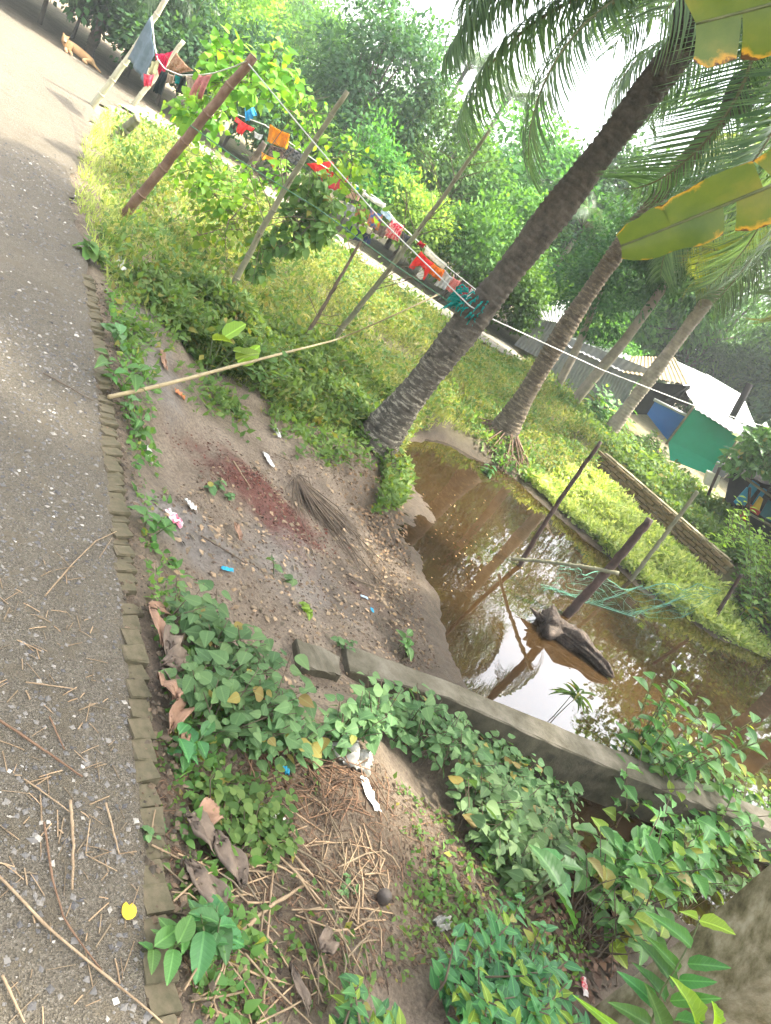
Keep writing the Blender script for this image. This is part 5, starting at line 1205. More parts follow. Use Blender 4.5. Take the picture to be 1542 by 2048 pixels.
# kerb-side weeds with separate leaves
for (px, py, h, n, L, W, mt_, tp, lab) in [
    (315, 1925, .16, 7, .13, .035, 'broad', OVATE, 'bright broad-leaved weed growing on the kerb near the yellow leaf'),
    (430, 1925, .18, 8, .15, .042, 'glossy', OVATE, 'dark glossy weed right of the kerb near the bottom'),
    (365, 1520, .16, 7, .13, .036, 'glossy', LANCE, 'glossy weed overhanging the kerb above the straw'),
    (345, 1680, .08, 5, .07, .028, 'creeper', ROUND, 'round-leaved weed pressed against the kerb'),
    (243, 1512, .05, 8, .05, .016, 'weed', OVATE, 'small tuft of weed on the road side of the kerb'),
    (298, 1060, .20, 6, .17, .045, 'broad', OVATE, 'drooping grey-green weed beside the middle kerb'),
    (228, 775, .26, 8, .20, .05, 'broad', LANCE, 'tall rosette weed at the kerb by the tip of the bamboo cane'),
    (222, 690, .20, 6, .17, .06, 'creeper', OVATE, 'broad weed at the kerb above the rosette weed'),
    (262, 850, .20, 7, .14, .04, 'creeper', OVATE, 'leafy weed at the kerb below the bamboo cane'),
    (285, 900, .20, 6, .16, .04, 'broad', LANCE, 'long-leaved weed at the kerb near the white scraps'),
    (190, 530, .24, 10, .20, .07, 'weed', OVATE, 'broad green weed clump where the brick kerb begins'),
    (330, 620, .22, 7, .22, .04, 'weed', LANCE, 'long-leaved weed on the dark bank above the cane'),
    (440, 985, .10, 10, .07, .03, 'creeper', ROUND, 'low pale weed cluster left of the red-brown chips'),
    (560, 1155, .14, 6, .10, .04, 'creeper', HEART, 'upright seedling in the mud below the chips'),
    (600, 1215, .10, 8, .07, .03, 'lime', OVATE, 'yellow-leaved seedling above the concrete slab'),
    (680, 1290, .10, 9, .07, .03, 'creeper', HEART, 'weed between the slab and the wall end'),
    (800, 1295, .18, 7, .13, .045, 'broad', OVATE, 'broad-leaved weed on the mud near the water and wall'),
    (700, 1760, .06, 8, .05, .018, 'creeper', OVATE, 'tiny weed on the mud below the white paper'),
    (960, 1830, .08, 10, .06, .022, 'weed', OVATE, 'spreading weed on the mud left of the taro'),
    (560, 1720, .10, 12, .07, .022, 'weed', LANCE, 'fine-leaved weed tangle among the stalks'),
    (480, 700, .32, 9, .22, .06, 'weed', OVATE, 'bushy weed beside the broad-leaved plant'),
    (960, 950, .28, 9, .20, .05, 'glossy', OVATE, 'dark glossy weed on the root mound of the second palm'),
    (1105, 690, .5, 12, .28, .06, 'weed', LANCE, 'pale weed tuft beside the tin hut')]:
    plant('weed_plant', lab, 'weed', gg(px, py), 3, h, .14 if h < .3 else .3, max(3, n - 3), L * .82, W * .82, M[mt_], {id(OVATE): OVATE_HI, id(LANCE): LANCE_HI, id(ROUND): ROUND_HI, id(HEART): HEART_HI}[id(tp)], .005, split=L >= .12, droop=.25, top_heavy=.4)
# big round-leaved arum in the garden
ap = gg(420, 745)
plant('arum_plant', 'plant with large pale round leaves by the bamboo cane', 'plant', ap, 5, .42, .18, 1, .24, .085, M['lime'], ROUND_HI, .010, top_heavy=.95, droop=-.3, split=True)
plant('arum_plant', 'dense leafy weed under the large round leaves', 'plant', gg(470, 755), 9, .42, .45, 7, .14, .04, M['weed'], OVATE, .006)
# sapling sprig before the pillar
sb = gz(1290, 2090, -.35); P_ = [gy(1290, 2090, 2.55), gy(1320, 1985, 2.60), gy(1350, 1940, 2.62), gy(1388, 1870, 2.66), gy(1398, 1842, 2.66)]
e = thing('sapling', 'young sapling with glossy paired leaves before the pillar', 'sapling', (P_[0][0] - .05, 2.5, -.5))
C_ = resample(np.array([(P_[0][0] - .05, 2.5, -.6)] + P_), 30); MB().tube(C_, np.linspace(.007, .003, 30), 6, False).build('stem', M['stem'], e)
for (bx, by, tx, ty, wd, yv, mt_) in [(1398, 1842, 1465, 1855, .026, -.03, 'lime'), (1396, 1838, 1375, 1822, .013, 0, 'lime'), (1382, 1895, 1322, 1828, .022, .02, 'broad'), (1358, 1940, 1308, 1882, .017, .01, 'broad'), (1375, 1928, 1452, 1930, .022, -.04, 'glossy'),
                              (1346, 1975, 1306, 1886, .026, .02, 'glossy'), (1330, 2002, 1294, 1934, .021, .02, 'glossy'), (1358, 1960, 1426, 1965, .02, -.04, 'glossy'), (1310, 2010, 1263, 1955, .025, .0, 'glossy'), (1340, 2002, 1430, 1995, .022, -.02, 'broad'),
                              (1325, 2060, 1312, 1994, .028, -.08, 'broad'), (1390, 2050, 1385, 1975, .028, -.12, 'lime'), (1300, 2052, 1238, 2008, .026, -.04, 'broad'), (1350, 2040, 1400, 2035, .024, -.03, 'glossy'), (1420, 2060, 1452, 2018, .018, -.1, 'lime'), (1250, 2070, 1180, 2018, .016, -.1, 'lime')]:
    a = gy(bx, by, 2.64 + yv * .4); c = gy(tx, ty, 2.60 + yv); mb = MB()
    leaves(mb, a[None], (c - a)[None], np.array([(-.15, -.55, .8)]) + rng.normal(size=(1, 3)) * .15, np.array([np.linalg.norm(c - a)]), wd * 1.3, OVATE_HI if wd > .015 else LANCE_HI, .2); mb.build('leaf', M[mt_], e)
# vines on the poles and shrub in the garden
def vine(label, pts, n, L, mat, rad, tpl=HEART):
    """pts: list of (px, py, Y) cloud centres"""
    C = np.array([gy(*q) for q in pts]); e = thing('bean_vine', label, 'vine', (C[:, 0].mean(), C[:, 1].mean(), float(ground_z(C[:, 0].mean(), C[:, 1].mean()))))
    k = rng.integers(0, len(C), n); g = unit(rng.normal(size=(n, 3))) * rng.random((n, 1)) ** .5
    P = C[k] + g * rad * np.array((1, .7, 1)); P[:, 2] = np.maximum(P[:, 2], ground_z(P[:, 0], P[:, 1]) + .03)
    D = unit(g + rng.normal(size=(n, 3)) * .5 + np.array((0, 0, -.5))); N = unit(np.array((0, -.6, .8)) + g * .6 + rng.normal(size=(n, 3)) * .4); s = .6 + .7 * rng.random(n)
    mb = MB(); leaves(mb, P, D, N, L * s, L * .40 * s, tpl, .2); mb.build('foliage', M[mat], e)
    st = MB(); 
    for a, b_ in zip(C[:-1], C[1:]): st.tube([a, (a + b_) / 2 + rng.normal(size=3) * .08, b_], .006, 5, False)
    for c_ in C: 
        for _ in range(4): st.tube([c_, c_ + rng.normal(size=3) * rad * .5, c_ + rng.normal(size=3) * rad], [.005, .004, .002], 4, False)
    st.build('stem', M['twig'], e); return e
vine('bright bean vine climbing behind the brown bamboo pole', [(432, 125, 10.6), (462, 108, 10.8), (445, 165, 10.6), (505, 140, 11.2), (545, 120, 11.4), (530, 175, 11.2), (480, 165, 10.8), (570, 160, 11.6), (420, 230, 10.4), (380, 235, 10.6)], 520, .13, 'vine', .30)
vine('looser bean vine between the brown and grey poles', [(590, 190, 11.8), (620, 220, 11.8), (610, 260, 11.6), (590, 225, 11.6), (500, 345, 11.2), (530, 370, 11.2), (560, 350, 11.2)], 170, .11, 'vine', .26)
vine('dense dark-green bean vine on a stake right of the grey pole', [(590, 380, 10.6), (630, 370, 10.6), (650, 410, 10.6), (620, 430, 10.5), (580, 440, 10.4), (640, 460, 10.5), (590, 480, 10.3), (540, 480, 10.2), (520, 530, 10.1)], 620, .12, 'weed', .22)
vine('thin straggling vine on the tall knotty bamboo pole', [(700, 380, 11.2), (720, 440, 11.2), (700, 340, 11.3), (680, 300, 11.4)], 160, .12, 'vine', .4)
vine('leafy garden shrub left of the slim grey pole', [(420, 420, 10.3), (460, 440, 10.2), (500, 400, 10.8), (450, 480, 9.9), (400, 470, 9.8), (500, 460, 10.3)], 220, .10, 'vine', .34, OVATE)
vine('sparse red-flowered creeper near the pink trousers', [(390, 190, 11.5), (420, 210, 11.6), (450, 205, 11.5), (355, 215, 12.0)], 130, .12, 'vine', .28)

DIM = [(1.9, 3.9), (2.3, 3.4), (2.75, 3.7), (3.2, 4.9), (2.6, 4.9), (2.0, 4.7)]
bush('gully_shrub', 'shaded big-leaved saplings inside the dark gully', [(1150, 1790), (1230, 1800), (1270, 1880), (1190, 1900), (1140, 1850)], 12, .5, .15, .05, 'broad', OVATE_HI, 7)
bush('gully_shrub', 'leafy sprays hanging between the gully and the pillar', [(1290, 1790), (1400, 1730), (1440, 1760), (1330, 1850)], 16, .5, .13, .04, 'broad', LANCE_HI, 8)
for k_, (px, py, lab) in enumerate([(1180, 1880, 'tangle of thin bare roots in the dark gully'), (1270, 1830, 'bare root stems left of the pillar in the gully')]):
    p = gg(px, py); e = thing('root_tangle', lab, 'roots', p); mb = MB()
    for k in range(26):
        a = random.uniform(0, 6.28); q0 = p + np.array((random.gauss(0, .10), random.gauss(0, .10), -.03)); q2 = q0 + np.array((math.cos(a) * .22, math.sin(a) * .22, random.uniform(.15, .5))); q1 = (q0 + q2) / 2 + rng.normal(size=3) * .05
        mb.tube(resample(np.array([q0, q1, q2]), 6), np.linspace(.006, .0025, 6), 4, False)
    mb.build('root', M['twig'], e)

bush('wall_shrub', 'dense leafy weeds hiding the right half of the pond wall', [(1190, 1570), (1400, 1640), (1540, 1710), (1520, 1770), (1330, 1700), (1200, 1650)], 60, .62, .13, .04, 'broad', LANCE, 10)
vine('dark heart-leaved vine draped over the open shed roof', [(1505, 892, 17.7), (1540, 880, 17.8), (1575, 900, 17.8), (1480, 922, 17.6), (1520, 920, 17.6), (1560, 930, 17.7), (1595, 935, 17.7)], 1000, .15, 'broad', .38)
MUDR = px_poly([(880, 1680), (1100, 1760), (1190, 1900), (1130, 1990), (960, 1960), (840, 1800)])
cover('mud_weeds', 'small weeds on the slope left of the gully', 'weeds', MUDR, 900, .05, .015, .05, M['weed'], LEAF4, .4, clump=.05)

MND = [(b2[0] + math.cos(a) * 1.15, b2[1] - .1 + math.sin(a) * .9) for a in np.linspace(0, 6.28, 12)]
cover('mound_weeds', 'weeds overgrowing the root mound of the second palm', 'weeds', MND, 1500, .12, .026, .22, M['weed'], LEAF4, .6, clump=.15)

vine('loose pale sapling between the brown pole and the grey pole', [(420, 325, 10.4), (465, 362, 10.4), (405, 372, 10.1), (380, 340, 10.3), (440, 400, 10.2)], 260, .10, 'vine', .28, OVATE)
bush('wall_shrub', 'tall weeds standing over the far right end of the wall', [(1290, 1610), (1440, 1640), (1545, 1690), (1540, 1740), (1400, 1710)], 34, .7, .14, .04, 'weed', LANCE, 10)

# ================================================================== banana plant (its drooping leaf tips hang into view)
mt, nt, n, b, o = newmat('banana_blade')
wv = nt.nodes.new('ShaderNodeTexNoise'); wv.inputs['Scale'].default_value = 5
c = ramp(nt, noise(nt, 3.5, 5), [(.3, (.06, .10, .02)), (.55, (.10, .135, .027)), (.8, (.19, .175, .04))])
edge = attr(nt, 'tone')
ef = mathn(nt, 'ADD', edge, mathn(nt, 'MULTIPLY', mathn(nt, 'SUBTRACT', noise(nt, 6, 6), .5), 1.9))
c = mixc(nt, ramp(nt, ef, [(.55, (0, 0, 0)), (.75, (1, 1, 1))]), c, (.45, .24, .03))
c = mixc(nt, ramp(nt, ef, [(.74, (0, 0, 0)), (.84, (1, 1, 1))]), c, (.07, .035, .02))
nt.links.new(c, b.inputs['Base Color']); b.inputs['Roughness'].default_value = .45
tr = nt.nodes.new('ShaderNodeBsdfTranslucent'); nt.links.new(mixc(nt, 1, c, (1.5, 1.5, .7), 'MULTIPLY'), tr.inputs[0])
wvn = mathn(nt, 'FRACT', mathn(nt, 'MULTIPLY', attr(nt, 'along'), 1.0)); bump(nt, b, mathn(nt, 'ABSOLUTE', mathn(nt, 'SUBTRACT', wvn, .5)), .2, .003)
mx = nt.nodes.new('ShaderNodeMixShader'); mx.inputs[0].default_value = .4
nt.links.new(b.outputs[0], mx.inputs[1]); nt.links.new(tr.outputs[0], mx.inputs[2]); nt.links.new(mx.outputs[0], o.inputs[0])
BAN = mt
ban = thing('banana_plant', 'banana plant with ragged yellowing leaves hanging in from the right', 'banana plant', (3.7, 2.5, -.6))
tz = np.linspace(-.8, 3.3, 12); MB().tube(np.stack([3.7 - .03 * tz, 2.5 + .02 * tz, tz], 1), np.linspace(.16, .09, 12), 12).build('pseudostem', M['bamboo_grey'], ban)
def banana_leaf(P, width, seed, side_hang, tipw=.5):
    r = np.random.default_rng(seed); C = resample(np.array(P), 90)
    for _ in range(40): C[1:-1] = (C[:-2] + 2 * C[1:-1] + C[2:]) / 4
    T = unit(np.gradient(C, axis=0)); t = np.linspace(0, 1, 90)
    MB().tube(C, np.linspace(.03, .006, 90), 6).build('midrib', M['stem'], ban)
    wprof = width * np.clip((t - .22) / .2, 0, 1) ** .6 * np.where(t > .8, np.clip((1.0 - t) / .2, 0, 1) ** .5 * (1 - tipw) + tipw, 1)
    bl = MB()
    for sgn in (-1, 1):
        i = 20
        while i < 89:
            L = int(r.integers(4, 13)); j = min(89, i + L); k = np.arange(i, j + 1)
            S = unit(np.cross(T[k], (0, 0, 1.0))) * sgn; hang = side_hang[0 if sgn < 0 else 1]
            base_d = np.tile(np.array(hang, float), (len(k), 1)) if not np.isscalar(hang) else S * (1 - hang) + np.array((0, 0, -hang))
            dirv = unit(base_d + np.array((0, .22 * r.normal(), .07 * r.normal())) + T[k] * .10 * r.normal())
            m_ = 9; q = np.linspace(0, 1, m_); ww = wprof[k] * (.78 + .22 * r.random()) 
            tipj = 1 - .13 * r.random(len(k)) - .10 * np.abs(np.linspace(-1, 1, len(k))) ** 3
            V = C[k][:, None, :] + dirv[:, None, :] * (ww * tipj)[:, None, None] * q[None, :, None]
            V[..., 2] -= (.10 * ww[:, None] * q[None] ** 2)
            V += (np.sin(np.arange(len(k))[:, None] * .9 + seed) * .022 * q[None] + .05 * r.normal() * q[None] ** 2)[..., None] * np.array((0, 1, 0))
            tone = (.10 + .36 * q[None, :] ** 5) * np.ones((len(k), 1)) + .30 * r.random((len(k), 1)) * q[None, :] ** 2; tone[[0, -1]] += .15 * q; 
            n_ = len(k); ii = (np.arange(n_ - 1)[:, None] * m_ + np.arange(m_ - 1)[None, :]).ravel()
            bl.add(V.reshape(-1, 3), np.stack([ii, ii + 1, ii + m_ + 1, ii + m_], -1), tone.ravel() + 1e-3, np.repeat(k * .31, m_))
            i = j + (1 if r.random() < .28 else 0)
    bl.build('blade', BAN, ban)
tip = gy(1242, 492, 4.15)
banana_leaf([(3.6, 2.6, 3.2), (3.0, 3.0, 4.2), (2.0, 3.5, 4.6), (1.2, 3.9, 4.15), gy(1545, 368, 4.1), gy(1400, 432, 4.12), tip], .24, 3, ((-.80, -.25, .45), (.70, -.30, -.62)), .35)
banana_leaf([(3.6, 2.5, 3.3), (2.9, 2.9, 4.6), (1.8, 3.4, 5.0), (.8, 3.8, 4.5), gy(1560, 10, 3.95), gy(1470, 30, 4.0), gy(1392, 48, 4.0)], .26, 8, ((-.80, -.25, .45), (.66, -.30, -.66)), .7)
banana_leaf([(3.7, 2.5, 3.4), (4.2, 1.8, 4.4), (5.0, 1.0, 4.3), (5.5, .5, 3.4)], .32, 12, (.4, .4))
banana_leaf([(3.7, 2.5, 3.4), (4.4, 3.0, 4.6), (5.2, 3.6, 4.4), (5.8, 4.0, 3.4)], .32, 15, (.4, .4))

# ================================================================== litter on the ground
def ico(n, size, mat, name, label, cat, pos, flat=.6, jitter=.3, kind='stuff'):
    base = np.array([(1, 0, 0), (-1, 0, 0), (0, 1, 0), (0, -1, 0), (0, 0, 1), (0, 0, -1)], float)
    F = np.array([(0, 2, 4), (2, 1, 4), (1, 3, 4), (3, 0, 4), (2, 0, 5), (1, 2, 5), (3, 1, 5), (0, 3, 5)])
    s = size[0] + (size[1] - size[0]) * rng.random(n) ** 3
    V = base[None] * s[:, None, None] * (1 + jitter * rng.normal(size=(n, 6, 1))) * np.array((1, 1, flat))
    a = rng.random(n) * 6.28; ca, sa = np.cos(a)[:, None], np.sin(a)[:, None]
    x = V[..., 0] * ca * 1.2 - V[..., 1] * sa; y = V[..., 0] * sa * 1.2 + V[..., 1] * ca
    V = np.stack([x, y, V[..., 2]], -1) + pos[:, None, :]
    mb = MB().add(V.reshape(-1, 3), (F[None] + (np.arange(n) * 6)[:, None, None]).reshape(-1, 3))
    return tag(mb.build(name, mat, smooth=False), label, cat, kind=kind)
mtg, nt, n, b, o = newmat('chippings'); g = nt.nodes.new('ShaderNodeNewGeometry')
nt.links.new(ramp(nt, g.outputs['Random Per Island'], [(0, (.07, .065, .06)), (.5, (.13, .12, .105)), (.88, (.19, .17, .14)), (.97, (.32, .29, .235)), (1, (.5, .46, .39))]), b.inputs['Base Color']); b.inputs['Roughness'].default_value = .85
def road_pts(n, y0, y1):
    out = np.zeros((0, 2))
    while len(out) < n:
        q = np.c_[-6 + 7.5 * rng.random(n * 2), y0 + (y1 - y0) * rng.random(n * 2)]
        s = seg_side(q[:, 0], q[:, 1], EDGE); k = (s < -.05) & (s > -3.2) & (fbm(q[:, 0] * 1.2, q[:, 1] * 1.2, 44) + (rng.random(len(q)) - .5) * .5 > -.05)
        out = np.concatenate([out, q[k]])
    q = out[:n]; return np.c_[q, fbm(q[:, 0] * 1.1, q[:, 1] * 1.1, 5) * .03 + fbm(q[:, 0] * 6, q[:, 1] * 6, 8) * .014 + .001]
ico(16000, (.003, .014), mtg, 'road_gravel', 'loose grey and white stone chippings on the road', 'gravel', road_pts(16000, 1.0, 5.0))
ico(5000, (.005, .018), mtg, 'road_gravel', 'coarser chippings further along the road', 'gravel', road_pts(5000, 4.0, 9.5))
MUDP = px_poly([(300, 1000), (450, 900), (640, 900), (760, 1050), (830, 1260), (800, 1350), (640, 1400), (480, 1400), (330, 1180)])
q = sample_poly(MUDP, 5000); q = np.c_[q, ground_z(q[:, 0], q[:, 1]) + .003]
ico(5000, (.003, .013), surf('mud_crumb', [(.3, (.08, .058, .04)), (.7, (.20, .155, .11))], 5, .9, .1, island=.6), 'mud_crumbs', 'small clods and crumbs on the mud bank', 'mud', q)
KC = np.concatenate([KERB + np.array((-.16, -.10)), (KERB + np.array((.16, .10)))[::-1]])
q = sample_poly(KC, 2600); q = np.c_[q, np.maximum(ground_z(q[:, 0], q[:, 1]), -.012) + .004 * rng.random(len(q))]
ico(2600, (.004, .020), surf('kerb_dirt', [(.3, (.06, .05, .032)), (.7, (.17, .14, .10))], 5, .9, .1, island=.6), 'kerb_dirt', 'dirt crumbs gathered along the brick kerb', 'dirt', q)
q = sample_poly(NEARMUD, 4500); q = np.c_[q, ground_z(q[:, 0], q[:, 1]) + .003]
ico(4500, (.003, .014), surf('mud_crumb_b', [(.3, (.07, .05, .035)), (.7, (.19, .145, .10))], 5, .9, .1, island=.6), 'mud_crumbs', 'crumbly soil clods between the stalks', 'mud', q)
RIM = px_poly([(750, 1000), (822, 1100), (845, 1240), (880, 1335), (815, 1335), (770, 1210), (730, 1090)])
q = sample_poly(RIM, 2200); q = np.c_[q, ground_z(q[:, 0], q[:, 1]) + .003]
ico(2200, (.003, .014), surf('rim_mud', [(.3, (.05, .035, .022)), (.7, (.15, .11, .07))], 5, .8, .1, island=.6), 'mud_crumbs', 'wet mud lumps along the pond edge', 'mud', q)
def flakes(name, label, cat, poly, n, L, W, mat, z=.006, tilt=.35, tpl=LEAF2, gate=None):
    q = sample_poly(poly, n)
    if gate is not None: q = q[gate(q)]
    n = len(q); P = np.c_[q, ground_z(q[:, 0], q[:, 1]) + z * (.3 + rng.random(n))]; a = rng.random(n) * 6.28
    D = np.c_[np.cos(a), np.sin(a), rng.normal(size=n) * .15]; N = np.array((0, 0, 1.)) + rng.normal(size=(n, 3)) * tilt; s = .5 + rng.random(n)
    mb = MB(); leaves(mb, P, D, N, L * s, W * s, tpl, .4); return tag(mb.build(name, mat, smooth=False), label, cat, kind='stuff')
chip = surf('red_husk', [(.3, (.09, .032, .022)), (.7, (.18, .075, .052))], 20, .85, .1, island=.65)
rc = red[:2]
def gate_red(q):
    d = np.hypot(((q[:, 0] - rc[0]) * .88 + (q[:, 1] - rc[1]) * .48) / .75, (-(q[:, 0] - rc[0]) * .48 + (q[:, 1] - rc[1]) * .88) / .42); return d + fbm(q[:, 0] * 4, q[:, 1] * 4, 77) + (rng.random(len(q)) - .5) * .9 < .85
flakes('husk_chips', 'red-brown husk chips strewn on the mud', 'chips', [(rc[0] - 1.2, rc[1] - .9), (rc[0] + 1.3, rc[1] - .9), (rc[0] + 1.3, rc[1] + .9), (rc[0] - 1.2, rc[1] + .9)], 6500, .024, .006, chip, .015, .5, LEAF2, gate_red)
flakes('leaf_litter', 'small dry leaves scattered on the mud bank', 'leaves', MUDP, 1100, .045, .013, surf('litter_leaf', [(.3, (.16, .12, .07)), (.7, (.40, .33, .22))], 9, .8, .1, island=.6), .01)
flakes('leaf_litter', 'fallen leaves along the left pond edge', 'leaves', RIM, 220, .045, .013, surf('litter_leaf_d', [(.3, (.09, .065, .035)), (.7, (.26, .20, .11))], 9, .8, .1, island=.6), .012, .4)
PF = px_poly([(620, 860), (720, 880), (800, 1000), (830, 1130), (760, 1100), (680, 980)])
flakes('leaf_litter', 'brown leaf litter in the gully by the pillar, toned dark as its shadow', 'leaves', DIM, 700, .07, .022, surf('dark_gully_leaf', [(.3, (.05, .032, .02)), (.7, (.16, .10, .065))], 9, .8, .1, island=.6), .02, .5)  # leaf colour kept dark to stand in for the gully's shadow
flakes('leaf_litter', 'brown leaf litter round the foot of the thick palm', 'leaves', PF, 800, .045, .014, surf('litter_leaf_b', [(.3, (.10, .07, .04)), (.7, (.28, .20, .12))], 9, .8, .1, island=.6), .02, .5)
WF = [gz(*q, -.8)[:2] for q in [(820, 980), (1000, 1000), (1050, 1150), (900, 1200), (840, 1240)]]
q = sample_poly(WF, 70); P = np.c_[q, np.full(len(q), -.796)]; mb = MB(); leaves(mb, P, np.c_[rng.normal(size=(len(q), 2)), np.zeros(len(q))], np.tile((0, 0, 1.), (len(q), 1)), np.array(.02 + .03 * rng.random(len(q))), .009, LEAF2)
tag(mb.build('floating_leaves', surf('float_leaf', [(.3, (.20, .17, .07)), (.7, (.45, .40, .22))], 9, .7, .1, island=.6)), 'small leaves floating near the left pond edge', 'leaves', kind='stuff')
# stalk litter
def stalks(name, label, poly, n, L, r, mat, lift=.05, gate=None):
    q = sample_poly(poly, n); mb = MB()
    if gate is not None: q = q[gate(q)]
    for x, y in q:
        a = random.gauss(.9, .9); l = L * random.uniform(.35, 1.25); d = np.array((math.cos(a), math.sin(a)))
        p0 = np.array((x, y)) - d * l / 2; p1 = np.array((x, y)) + d * l / 2; bend = random.gauss(0, .03)
        mid = np.array((x, y)) + np.array((-d[1], d[0])) * l * bend
        up = random.random() ** 2 * lift
        pts = [(*p0, float(ground_z(*p0)) + .006 + up * random.random()), (*mid, float(ground_z(*mid)) + .008 + up), (*p1, float(ground_z(*p1)) + .006 + up * random.random())]
        rr0 = r * random.uniform(.5, 1.3); mb.tube(pts, [rr0, rr0 * .9, rr0 * .7], 5, False)
    return tag(mb.build(name, mat), label, 'stalks', kind='stuff')
H1 = px_poly([(480, 1500), (640, 1500), (760, 1560), (770, 1620), (640, 1640), (500, 1600)])
stalks('stalk_litter', 'heap of reddish-brown dry stalks below the grey bag', H1, 150, .24, .0036, M['straw_brown'], .09)
stalks('stalk_litter', 'tan dry stalks strewn over the mud at the bottom', px_poly([(400, 1640), (620, 1600), (780, 1720), (760, 1860), (600, 2040), (390, 2040), (360, 1800)]), 150, .32, .0042, M['straw'], .05)
stalks('stalk_litter', 'thin brown stalk bits across the near mud', NEARMUD, 1000, .11, .0020, M['straw_brown'], .015)
stalks('twig_litter', 'thin dark twigs on the slope left of the gully', MUDR, 130, .18, .0025, M['twig'], .03)
flakes('leaf_litter', 'dry leaf bits on the slope left of the gully', 'leaves', MUDR, 420, .045, .013, surf('litter_leaf_c', [(.3, (.09, .06, .035)), (.7, (.26, .19, .12))], 9, .8, .1, island=.6), .012, .5)
ROADP = [p[:2] for p in [gz(0, 1150), gz(150, 1100), gz(240, 1500), gz(280, 1900), gz(290, 2040), gz(0, 2040)]]
mb = MB(); q = sample_poly(ROADP, 150)
for x, y in q:
    a = random.uniform(0, 6.28); l = random.uniform(.02, .11); dx, dy = math.cos(a) * l / 2, math.sin(a) * l / 2
    zr = lambda u, v: float(fbm(u * 1.1, v * 1.1, 5) * .03 + fbm(u * 6, v * 6, 8) * .014) + .004
    mb.tube([(x - dx, y - dy, zr(x - dx, y - dy)), (x, y, zr(x, y) + .002), (x + dx, y + dy, zr(x + dx, y + dy))], random.uniform(.0012, .003), 4, False)
tag(mb.build('straw_bits', M['straw'], kind if False else None), 'tiny straw bits scattered on the road', 'straw', kind='stuff')
def zroad(x, y): return float(fbm(np.array(x) * 1.1, np.array(y) * 1.1, 5) * .03 + fbm(np.array(x) * 6, np.array(y) * 6, 8) * .014)
def zany(x, y): return max(zroad(x, y), -.02) if seg_side(np.array(x), np.array(y), EDGE) < 0 else float(ground_z(x, y))
def stick(label, pts, r, mat='straw', up=.008, name='dry_stick', nodes=True):
    Q = []
    for (x, y) in pts:
        p = gz(x, y, 0.0) if seg_side(*gz(x, y, 0.0)[:2], EDGE) < 0.08 else gg(x, y); Q.append((p[0], p[1], zany(p[0], p[1]) + up + r))
    r *= .8; Q = np.array(Q); C = resample(Q, 14)
    C = C + (rng.random(C.shape) - .5) * r * .5
    rad = np.linspace(r, r * .65, 14)
    if nodes: rad[[4, 9]] *= 1.25
    return tag(MB().tube(C, rad, 6).build(name, M[mat], None, C[0]), label, 'stick')
stick('long pale straw stalk bent against the kerb at mid road', [(88, 1195), (140, 1135), (190, 1085), (230, 1068)], .005)
stick('short straw stalk forking from the long pale one', [(196, 1120), (222, 1080)], .003)
stick('straight pale stalk lying low on the road above centre left', [(48, 1370), (150, 1383)], .004)
stick('long brown stick at the left edge crossing toward the kerb', [(-10, 1445), (80, 1505), (162, 1560)], .0065, 'straw_brown')
stick('dark short stick below the pale stalk on the road', [(95, 1440), (125, 1505)], .005, 'straw_brown')
stick('thin straw stalk meeting the thick upright stalk', [(45, 1562), (90, 1595), (137, 1632)], .004)
stick('thick knotty stalk lying upright in the picture on the road', [(136, 1608), (142, 1700), (140, 1785)], .0075)
stick('yellow stalk right of the thick knotty one', [(208, 1612), (222, 1670), (233, 1712)], .0055)
stick('thin bent straw between knotty and yellow stalks', [(176, 1645), (167, 1715), (230, 1748)], .003)
stick('long curved orange-brown stalk on the lower road', [(85, 1650), (100, 1760), (125, 1845), (200, 1948)], .005, 'straw_brown')
stick('longest straw stalk running from left edge to the bottom', [(-10, 1755), (100, 1870), (200, 1950), (320, 2050)], .0062)
stick('yellowish stalk at the bottom left corner', [(0, 1955), (22, 2000), (46, 2050)], .006)
stick('dark thin twig near the left middle kerb', [(85, 750), (125, 772), (185, 805)], .006, 'twig')
stick('straw stalk leaning over the kerb beside the dead leaves', [(300, 1660), (320, 1590), (308, 1565)], .004)
stick('straw stalk pointing off the kerb end toward the dry leaves', [(300, 1695), (365, 1728)], .005)
stick('long stalk crossing the litter up to the grey bag', [(490, 1585), (570, 1545), (650, 1500)], .007)
stick('very long stalk crossing the bottom litter vertically', [(520, 2050), (530, 1880), (545, 1700)], .008)
stick('pale stalk at the bottom beside the dark glossy weed', [(405, 2045), (440, 1960), (445, 1935)], .007)
stick('thick tan stalk slanting left across the litter', [(440, 1905), (520, 1830), (610, 1770)], .012)
stick('pale yellow stalk running down the centre of the litter', [(560, 1690), (650, 1790), (705, 1825)], .008)
stick('yellow stalk beside the pale one in the litter centre', [(575, 1735), (640, 1810), (690, 1890)], .007)
stick('forked dark twig on the mud near the water', [(690, 1150), (720, 1165), (760, 1178)], .008, 'twig')
stick('long thin twig on wet mud pointing at the pond', [(690, 1080), (710, 1110), (800, 1205)], .006, 'twig')
stick('curved root on the grey mud below the blue scrap', [(400, 1075), (450, 1105), (490, 1130)], .008, 'twig')
stick('bare stick below the palm crossing red chips', [(465, 925), (500, 980)], .008)
